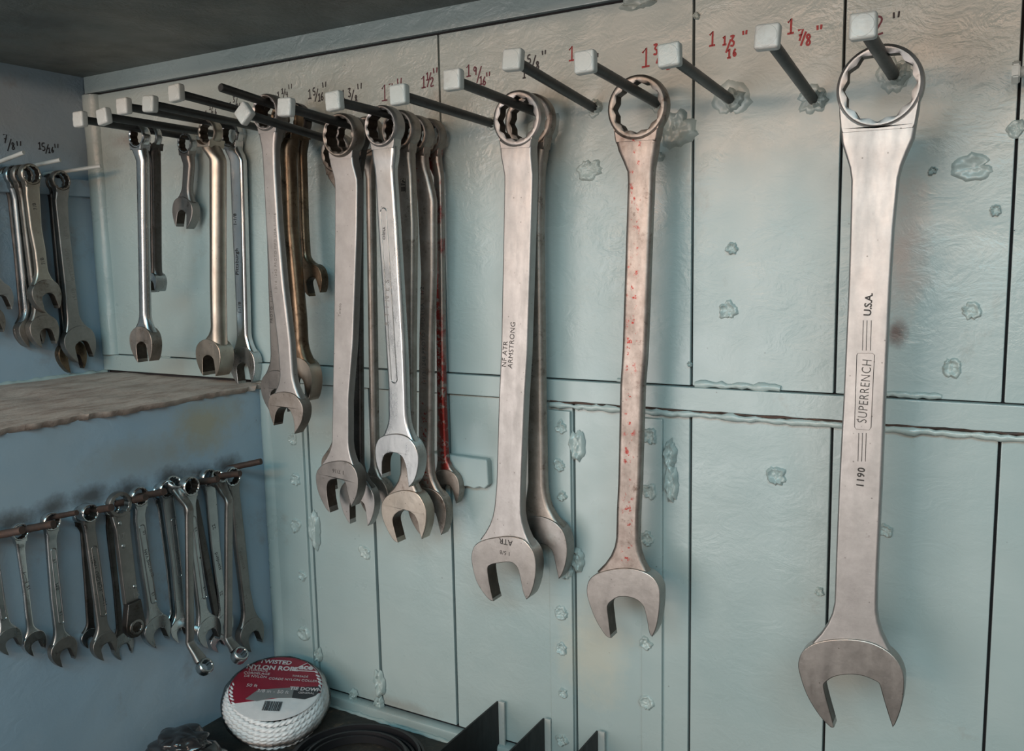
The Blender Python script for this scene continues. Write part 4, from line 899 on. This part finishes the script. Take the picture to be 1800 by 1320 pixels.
disc_clip([(.40, .02), (.97, .10), (.985, -.05), (.90, -.20), (.70, -.32), (.42, -.30)], zt + .0006, 'lab_black', 'black_band')
def ltext(s, x, y, h, mat='lab_text', rot=0, bold=0):
    text_part('label_print', s, h, M[mat], roll, Matrix.Translation((x * RL, y * RL, zt + .0010)) @ Matrix.Rotation(math.radians(rot), 4, 'Z'), bold)
ltext('TWISTED', -.20, .80, .0105, bold=.0003); ltext('NYLON ROPE', -.22, .60, .0115, bold=.0004)
ltext('TORSADÉ\nCORDELAGE\nDE NYLON', -.52, .40, .0062); ltext('50 ft', -.52, .0, .008); ltext('CORDE NYLON COLLER', .32, .25, .006); ltext('TORSADÉ', .45, .38, .005)
ltext('3/8 in - 50 ft', -.02, -.15, .0085); ltext('TIE DOWN', .66, -.02, .0085, bold=.0003); ltext('GENERAL', .70, -.14, .005)
bm = bmesh.new()
for p in ((.28, .62), (.60, .90), (.72, .62)): pass
tri = [Vector((.22 * RL, .55 * RL, zt + .001)), Vector((.52 * RL, .83 * RL, zt + .001)), Vector((.80 * RL, .56 * RL, zt + .001)), Vector((.22 * RL, .55 * RL, zt + .001))]
tube(bm, tri, .0007, 5); finish('label_logo', bm, M['lab_text'], roll, 60); ltext('ace', .52, .66, .014, bold=.0006)
rg = random.Random(3); bm = bmesh.new(); x = -.12
while x < .26:
    w = rg.choice((.008, .014, .02)); box(bm, x * RL, (x + w) * RL, -.72 * RL, -.44 * RL, zt, zt + .0005); x += w + rg.choice((.01, .016))
finish('barcode', bm, M['lab_black'], roll, 30)
bm = bmesh.new(); rs = []
for t in [i / 12 for i in range(13)]:
    zc = -RH / 2 - .001 + (RH + .009) * t; R_ = (RR + .003) * (1 - .20 * abs(2 * t - 1) ** 2.4)
    rs.append([Vector(((R_ + .002 * noise.noise(Vector((math.cos(a_) * 4, math.sin(a_) * 4, t * 3)))) * math.cos(a_), (R_ + .0015 * noise.noise(Vector((math.cos(a_) * 4, math.sin(a_) * 4, t * 5)))) * math.sin(a_), zc)) for a_ in [k * 2 * math.pi / 64 for k in range(64)]])
rs.append([Vector((v.x * .92, v.y * .92, v.z + .0006)) for v in rs[-1]]); rs.append([Vector((v.x * .5, v.y * .5, v.z)) for v in rs[-1]])
rows(bm, rs); finish('plastic_wrap', bm, M['wrap'], roll, 80, 'clear shrink wrap film')

# coiled black belt
cc = Vector((-.692, -.115, 0)); bm = bmesh.new()
turns = 6; pts_in = []; K = 90
for lay in range(turns):
    R_ = .086 - lay * .0052; z0 = ZB + .001; hgt = .009 + .004 * math.sin(lay * 1.9); rs = []
    for k in range(K):
        a_ = 2 * math.pi * k / K; r_ = R_ * (1 + .015 * math.sin(a_ * 2 + lay)); zz = z0 + .004 * (1 + math.sin(a_ * 1 + lay * .7)) * .5
        c_ = Vector((cc.x + r_ * math.cos(a_), cc.y + r_ * math.sin(a_) * .9, 0)); d_ = Vector((math.cos(a_), math.sin(a_), 0)) * .0015
        rs.append([c_ - d_ + ZZ * (z0), c_ + d_ + ZZ * (z0), c_ + d_ + ZZ * (zz + hgt), c_ - d_ + ZZ * (zz + hgt)])
    rs.append(rs[0]); rows(bm, rs, False, False)
bmesh.ops.remove_doubles(bm, verts=bm.verts, dist=1e-6)
o = finish('coiled_belt', bm, M['rubber'], None, 40); tag(o, 'coil of black rubber belt lying on the bench right of the rope roll', 'belt')
# toothed strip beside the roll
a0 = Vector((-.808, -.178, ZB + .01)); a1 = Vector((-.778, -.166, ZB + .014)); bm = bmesh.new(); k = 8
d_ = (a1 - a0); sd = Vector((-d_.y, d_.x, 0)).normalized()
tube(bm, [a0.lerp(a1, i / 8) + ZZ * .001 for i in range(9)], .007, 8)
for i in range(k):
    q = a0.lerp(a1, (i + .5) / k) + ZZ * .008; box(bm, q.x - .0035, q.x + .0035, q.y - .005, q.y + .005, q.z - .004, q.z + .004, .001)
bmesh.ops.translate(bm, verts=bm.verts, vec=(0, 0, -min(v.co.z for v in bm.verts) + ZB + .0005))
o = finish('toothed_strip', bm, M['rubber'], None, 40); tag(o, 'short black toothed strip between the rope roll and the coiled belt', 'strip')
# crumpled black bag
cb = Vector((-.872, -.228, ZB)); root = empty('plastic_bag', Matrix.Translation((cb.x, cb.y, ZB))); tag(root, 'crumpled black plastic bag at the foot of the lower side wall', 'bag')
def crumple(nm, rx, ry, h, z0, mat, seed, zlo=-1):
    bm = bmesh.new(); bmesh.ops.create_icosphere(bm, subdivisions=5, radius=1)
    for v in bm.verts:
        p_ = v.co.copy(); r1 = noise.voronoi(p_ * 1.25 + Vector((seed, 0, 0)))[0]; c = (r1[1] - r1[0])
        s = 1 - .26 * (1 - min(1, c * 1.3)) + .10 * noise.noise(p_ * 2 + Vector((0, seed, 0)))
        zz = max(p_.z, -.35) * h * s
        v.co = Vector((p_.x * rx * s, p_.y * ry * s, z0 + zz + .35 * h))
    zmin = min(v.co.z for v in bm.verts); bmesh.ops.translate(bm, verts=bm.verts, vec=(0, 0, z0 - zmin)); return finish(nm, bm, M[mat], root, 22)
crumple('bag_body', .062, .050, .040, .001, 'bag', 3)
crumple('bag_fold', .044, .034, .018, .036, 'bag', 8)
m = metal('silvery_film', (0.42, 0.43, 0.44), (0.2, 0.2, 0.2), 0.22, met=.6, glo=.6, bumpy=1); M['film'] = m
crumple('clear_skirt', .066, .054, .022, .0006, 'film', 12)
